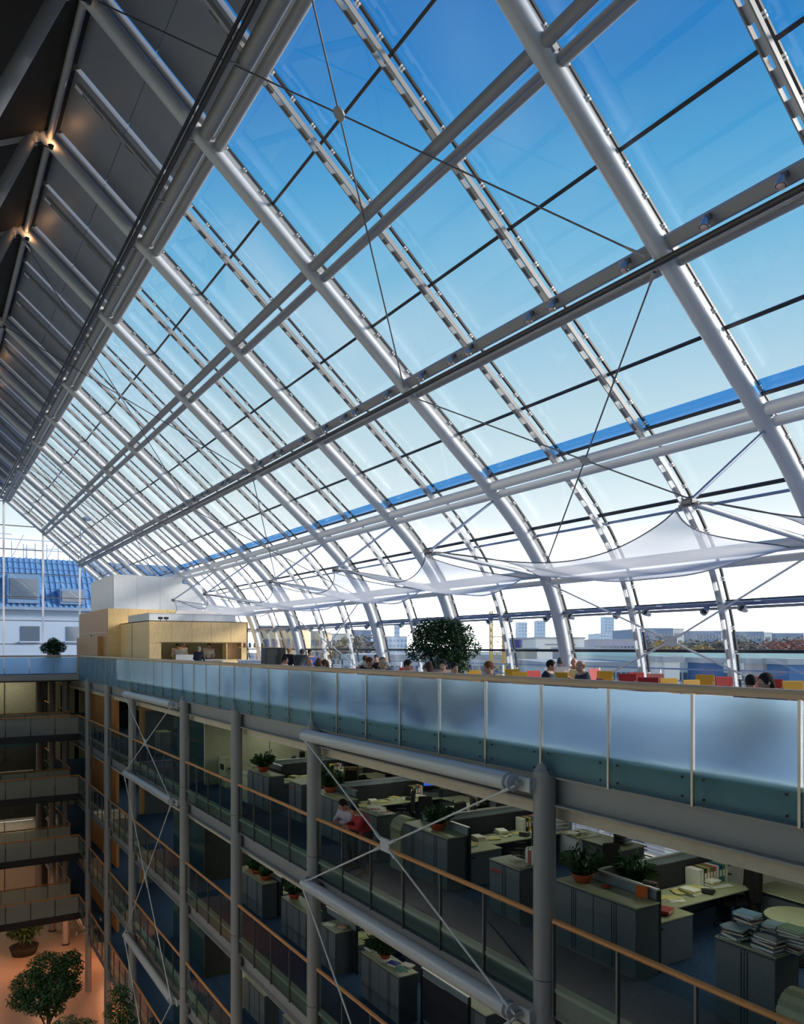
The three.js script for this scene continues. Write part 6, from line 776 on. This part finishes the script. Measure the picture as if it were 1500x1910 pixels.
// ---------------------------------------------------------------- cafe furniture
{
  const chairG = (() => { const b = new RoundedBoxGeometry(0.42, 0.36, 0.025, 3, 0.012); const p = b.attributes.position; for (let i = 0; i < p.count; i++) p.setZ(i, p.getZ(i) + 0.5 * p.getX(i) ** 2 - 0.12 * p.getY(i)); b.computeVertexNormals(); b.translate(0, 0.70, -0.22); return b; })();
  const cc = [['red', std(L(0.50, 0.03, 0.025), 0.5)], ['yellow', std(L(0.72, 0.38, 0.02), 0.5)], ['salmon', std(L(0.62, 0.20, 0.16), 0.5)]];
  const chair = (pos, turn, c, label) => { const o = thing('cafe_chair', label, 'chair', pos, turn, 'coloured cafe chairs'); part('backrest', new GB().add(chairG.clone()), cc[c][1], o); part('seat', new GB().rbox(0, 0.45, 0, 0.42, 0.03, 0.42, 0.015), cc[c][1], o); for (const x of [-1, 1]) for (const z of [-1, 1]) part('leg', new GB().tube(V3(x * 0.2, 0, z * 0.2), V3(x * 0.17, z < 0 ? 0.72 : 0.45, z * 0.19), 0.011, 8), M.chrome, o); return o; };
  const empties = [[958, 16.5, 0, 1], [1004, 15.4, 0.4, 0], [975, 14.6, 0.2, 1], [1128, 15.2, -0.3, 1], [1118, 16.8, 0.5, 0], [1172, 13.6, -0.2, 0], [1195, 14.2, 0.2, 0], [1230, 13.6, 0.1, 2], [1320, 13.0, -0.1, 1], [1362, 12.2, 0.2, 0], [1422, 12.4, 0, 2], [1492, 10.6, 0.1, 1], [1260, 11.6, 0.3, 1], [1208, 12.2, 2.9, 0], [1040, 16.4, 0.2, 2], [890, 15.6, 0.3, 1], [760, 17.8, 0.2, 0], [1440, 11.2, -0.4, 0], [1305, 11.0, 0.4, 1]];
  empties.forEach(([px, d, a, c], i) => chair(guest(px, d * 1.36), camTurn(a), c, `empty ${cc[c][0]} cafe chair behind the frosted glass, ${ORD[empties.filter((e, k) => e[3] === c && e[0] > px).length]} ${cc[c][0]} one from the right`));
  SEATS.forEach(([p, t], i) => { const c = i % 3; if (i < 21) chair(p.clone().add(V3(-Math.sin(t) * 0.08, 0, -Math.cos(t) * 0.08)), t, c, `${cc[c][0]} cafe chair under a seated guest, ${ORD[i]} occupied chair from the left`); });
  const tabs = [[535, 25.4], [583, 17.6], [640, 17.2], [695, 18.3], [728, 17.0], [785, 13.2], [838, 13.0], [885, 13.4], [1046, 13.4], [1150, 14.6], [1215, 13.2], [1340, 12.4], [1433, 9.6], [1405, 11.8], [990, 15.6]];
  tabs.forEach(([px, d], i) => { const o = thing('cafe_table', `round white cafe table on a steel column, ${ORD[i]} from the left`, 'table', guest(px, d), 0, 'round cafe tables'); part('top', new GB().lathe([[0, 0.715], [0.33, 0.715], [0.345, 0.728], [0.33, 0.74], [0, 0.74]], 32), M.white, o); part('column', new GB().tube(V3(0, 0.02, 0), V3(0, 0.72, 0), 0.03, 12), M.chrome, o); part('foot', new GB().lathe([[0, 0], [0.22, 0], [0.2, 0.025], [0, 0.04]], 24), M.chrome, o); });
  const dc = thing('display_cabinet', 'tall black display cabinet with steel side standing among the guests', 'cabinet', guest(510, 28), camTurn(0.5)); part('body', new GB().box(0, 0.75, 0, 0.75, 1.5, 0.5), M.plastic, dc); part('side', new GB().box(0.38, 0.75, 0, 0.02, 1.5, 0.5), M.stainless, dc); part('front', new GB().box(-0.1, 0.8, 0.255, 0.5, 1.3, 0.012), std(L(0.03, 0.04, 0.04), 0.2), dc);
  const sb = thing('self_service_counter', 'pale self-service counter with jars right of the serving hatch', 'counter', guest(481, 31), camTurn(0.3)); part('top', new GB().rbox(0, 1.0, 0, 1.6, 0.04, 0.7, 0.01), M.white, sb); part('body', new GB().box(0, 0.5, 0, 1.5, 0.98, 0.6), M.greyBox, sb); part('shelf', new GB().box(0, 1.5, -0.1, 1.5, 0.03, 0.4), M.wood, sb); for (const x of [-0.72, 0.72]) part('shelf_post', new GB().box(x, 1.25, -0.2, 0.03, 0.5, 0.03), M.stainless, sb);
  [[-0.5, L(0.5, 0.2, 0.08)], [-0.3, L(0.1, 0.3, 0.55)], [-0.1, L(0.6, 0.5, 0.3)], [0.2, L(0.2, 0.22, 0.1)]].forEach(([x, c], i) => { const p = sb.localToWorld ? (sb.updateMatrixWorld(), sb.localToWorld(V3(x, 1.515, -0.1))) : null; const o = thing('jar', `${['brown', 'blue', 'tan', 'olive'][i]} jar on the shelf of the self-service counter`, 'jar', p); part('glass', new GB().lathe([[0, 0], [0.06, 0], [0.065, 0.1], [0.045, 0.16], [0, 0.16]], 14), std(c, 0.3), o); part('lid', new GB().tube(V3(0, 0.16, 0), V3(0, 0.185, 0), 0.05, 14), M.stainless, o); });
}

// ---------------------------------------------------------------- trees indoors
function leafCrown(blobs, n, size, clump = 0) {        // many small pointed leaves filling rounded clumps
  const pos = [], idx = [], uv = []; const tot = blobs.reduce((s, b) => s + b[3] ** 2, 0);
  for (const [bx, by, bz, br, sy = 0.8] of blobs) { const m = Math.round(n * br * br / tot); for (let i = 0; i < m; i++) { const u = rr(-1, 1), f = rr(0, 6.283), s = Math.sqrt(1 - u * u), q = br * (0.45 + 0.6 * Math.pow(rnd(), 0.6)), c = V3(bx + Math.cos(f) * s * q, by + u * q * sy, bz + Math.sin(f) * s * q);
      const a = rr(0, 6.283), e = V3(Math.cos(a), rr(-0.9, 0.5), Math.sin(a)).normalize().multiplyScalar(size * rr(0.7, 1.2)), w = V3(-Math.sin(a), rr(-0.4, 0.4), Math.cos(a)).normalize().multiplyScalar(size * 0.24), k = pos.length / 3, mid = c.clone().addScaledVector(e, 0.45), tip = c.clone().add(e).add(V3(0, -size * 0.12, 0));
      for (const v of [c, mid.clone().add(w), tip, mid.clone().sub(w)]) pos.push(v.x, v.y, v.z); uv.push(0, 0, 1, 0, 1, 1, 0, 1); idx.push(k, k + 1, k + 2, k, k + 2, k + 3); } }
  const g = new THREE.BufferGeometry(); g.setAttribute('position', new THREE.Float32BufferAttribute(pos, 3)); g.setAttribute('uv', new THREE.Float32BufferAttribute(uv, 2)); g.setIndex(idx); g.computeVertexNormals(); return g;
}
{
  const tree = (name, label, pos, blobs, n, size, trunkPts, r, m = M.leafDark, potR = 0, potH = 0.5) => { const o = thing(name, label, 'tree', pos); part('foliage', leafCrown(blobs, n, size), m, o, null, 'stuff');
    for (const [pts, rad] of trunkPts) part(rad >= r ? 'trunk' : 'branch', new GB().path(pts.map((p) => V3(...p)), rad, 12, 8), M.bark, o); if (potR) { part('pot', new GB().lathe([[0, 0], [potR * 0.8, 0], [potR, potH], [potR * 0.93, potH], [potR * 0.9, potH - 0.06], [0, potH - 0.06]], 28), M.darkWall, o); part('soil', new GB().lathe([[0, potH - 0.05], [potR * 0.9, potH - 0.05]], 20), M.soil, o); } return o; };
  const c = at(827, 1208.2, 20.6); c.y = y5;
  tree('indoor_tree', 'big dense dark-leaved tree with rounded crown standing among the cafe guests', c, [[0, 1.72, 0, 0.66], [-0.58, 1.75, 0.1, 0.46], [-0.72, 1.42, -0.1, 0.34], [0.46, 1.85, 0, 0.46], [0.74, 1.5, 0.1, 0.36], [0.05, 1.95, 0.05, 0.46], [-0.38, 1.98, -0.1, 0.38], [0.35, 1.35, -0.05, 0.4], [-0.2, 1.3, 0.1, 0.34], [0.25, 1.0, 0.1, 0.34, 1], [0.55, 1.05, 0, 0.26, 1], [-0.35, 0.95, 0, 0.22, 1]], 14000, 0.095,
    [[[[0, 0.3, 0], [0.04, 0.8, 0.02], [0, 1.5, 0]], 0.05], [[[0.05, 0.4, 0], [0.3, 0.9, 0], [0.5, 1.5, 0.05]], 0.022], [[[-0.03, 0.4, 0], [-0.25, 0.9, 0], [-0.5, 1.6, 0]], 0.022], [[[0, 0.4, 0.05], [-0.1, 1, 0.2], [-0.2, 1.6, 0.2]], 0.018], [[[0, 0.4, -0.03], [0.16, 0.9, -0.2], [0.2, 1.6, -0.2]], 0.018]], 0.05, M.leafDark, 0.38, 0.5);
  const b = atZ(100, 1208.2, 53.5); b.y = y5; tree('indoor_bush', 'round dark bush in a pot at the far end before the glass gable', b, [[0, 1.55, 0, 0.42, 1], [-0.42, 1.5, 0, 0.34, 1], [0.4, 1.55, 0, 0.34, 1], [0, 1.0, 0, 0.38, 1], [0.2, 0.75, 0, 0.3, 1], [-0.2, 0.75, 0, 0.3, 1], [0, 1.8, 0, 0.35, 1]], 5200, 0.14, [[[[0, 0.3, 0], [0.02, 0.8, 0], [0, 1.3, 0]], 0.05]], 0.05, M.leafDark, 0.36, 0.45);
  const t1 = V3(4.95, 0, -39.5); tree('atrium_tree', 'large spreading tree growing from the lobby floor at lower left', t1, [[0, 4.3, 0, 0.9], [-0.8, 3.8, 0.2, 0.75], [0.85, 4.1, 0, 0.7], [0.3, 3.5, 0.5, 0.8], [-0.5, 3.1, 0.6, 0.65], [0.9, 3.2, -0.2, 0.6], [-1.1, 3.1, 0, 0.55], [0.1, 2.7, 0.3, 0.65], [1.0, 4.6, 0.1, 0.45]], 11000, 0.16,
    [[[[0, 0, 0], [0.05, 1.4, 0], [0, 3.4, 0]], 0.09], [[[0, 1.5, 0], [0.5, 2.8, 0.1], [0.9, 4.4, 0]], 0.04], [[[0, 1.4, 0], [-0.5, 2.8, 0.1], [-0.9, 4.3, 0.1]], 0.04], [[[0, 2, 0], [0.1, 3.4, 0.3], [0.2, 4.8, 0.2]], 0.04]], 0.09, M.leafDark, 0.7, 0.5);
  tree('atrium_tree', 'lower dark tree in front of the large lobby tree at the bottom edge', V3(5.3, 0, -36.2), [[0, 2.7, 0, 0.75], [0.7, 2.5, 0, 0.6], [-0.6, 2.5, 0.1, 0.55], [0.2, 2.0, 0.4, 0.6], [1.2, 2.1, 0, 0.45]], 3000, 0.15, [[[[0, 0, 0], [0.05, 1, 0], [0, 2.2, 0]], 0.07]], 0.07, M.leafDark, 0.6, 0.5);
  tree('atrium_tree', 'slender tree with bare stems close to the far balcony columns', V3(6.9, 0, -33.5), [[0, 4.3, 0, 0.6], [0.3, 3.6, 0.2, 0.5], [-0.3, 3.4, 0, 0.45], [0, 5.0, 0, 0.4]], 2200, 0.15, [[[[0, 0, 0], [0.1, 2, 0], [0, 4.2, 0]], 0.05], [[[0, 1, 0], [0.3, 2.4, 0], [0.5, 3.8, 0]], 0.03]], 0.05, M.leafDark, 0.5, 0.5);
  const yp = atY(45, 1770, -EYE + 0.3); tree('lobby_plant', 'grassy dark plant in a broad round planter on the warm lobby floor', V3(yp.x, 0, yp.z), [[0, 2.0, 0, 0.75, 1], [0.5, 1.7, 0, 0.5, 1.2], [-0.5, 1.7, 0, 0.5, 1.2], [0.1, 1.1, 0, 0.4, 1]], 1800, 0.3, [[[[0, 0.3, 0], [0, 0.8, 0], [0, 1.3, 0]], 0.06]], 0.06, M.leafDark, 0.85, 0.5);
}
renderer.render(scene, camera);
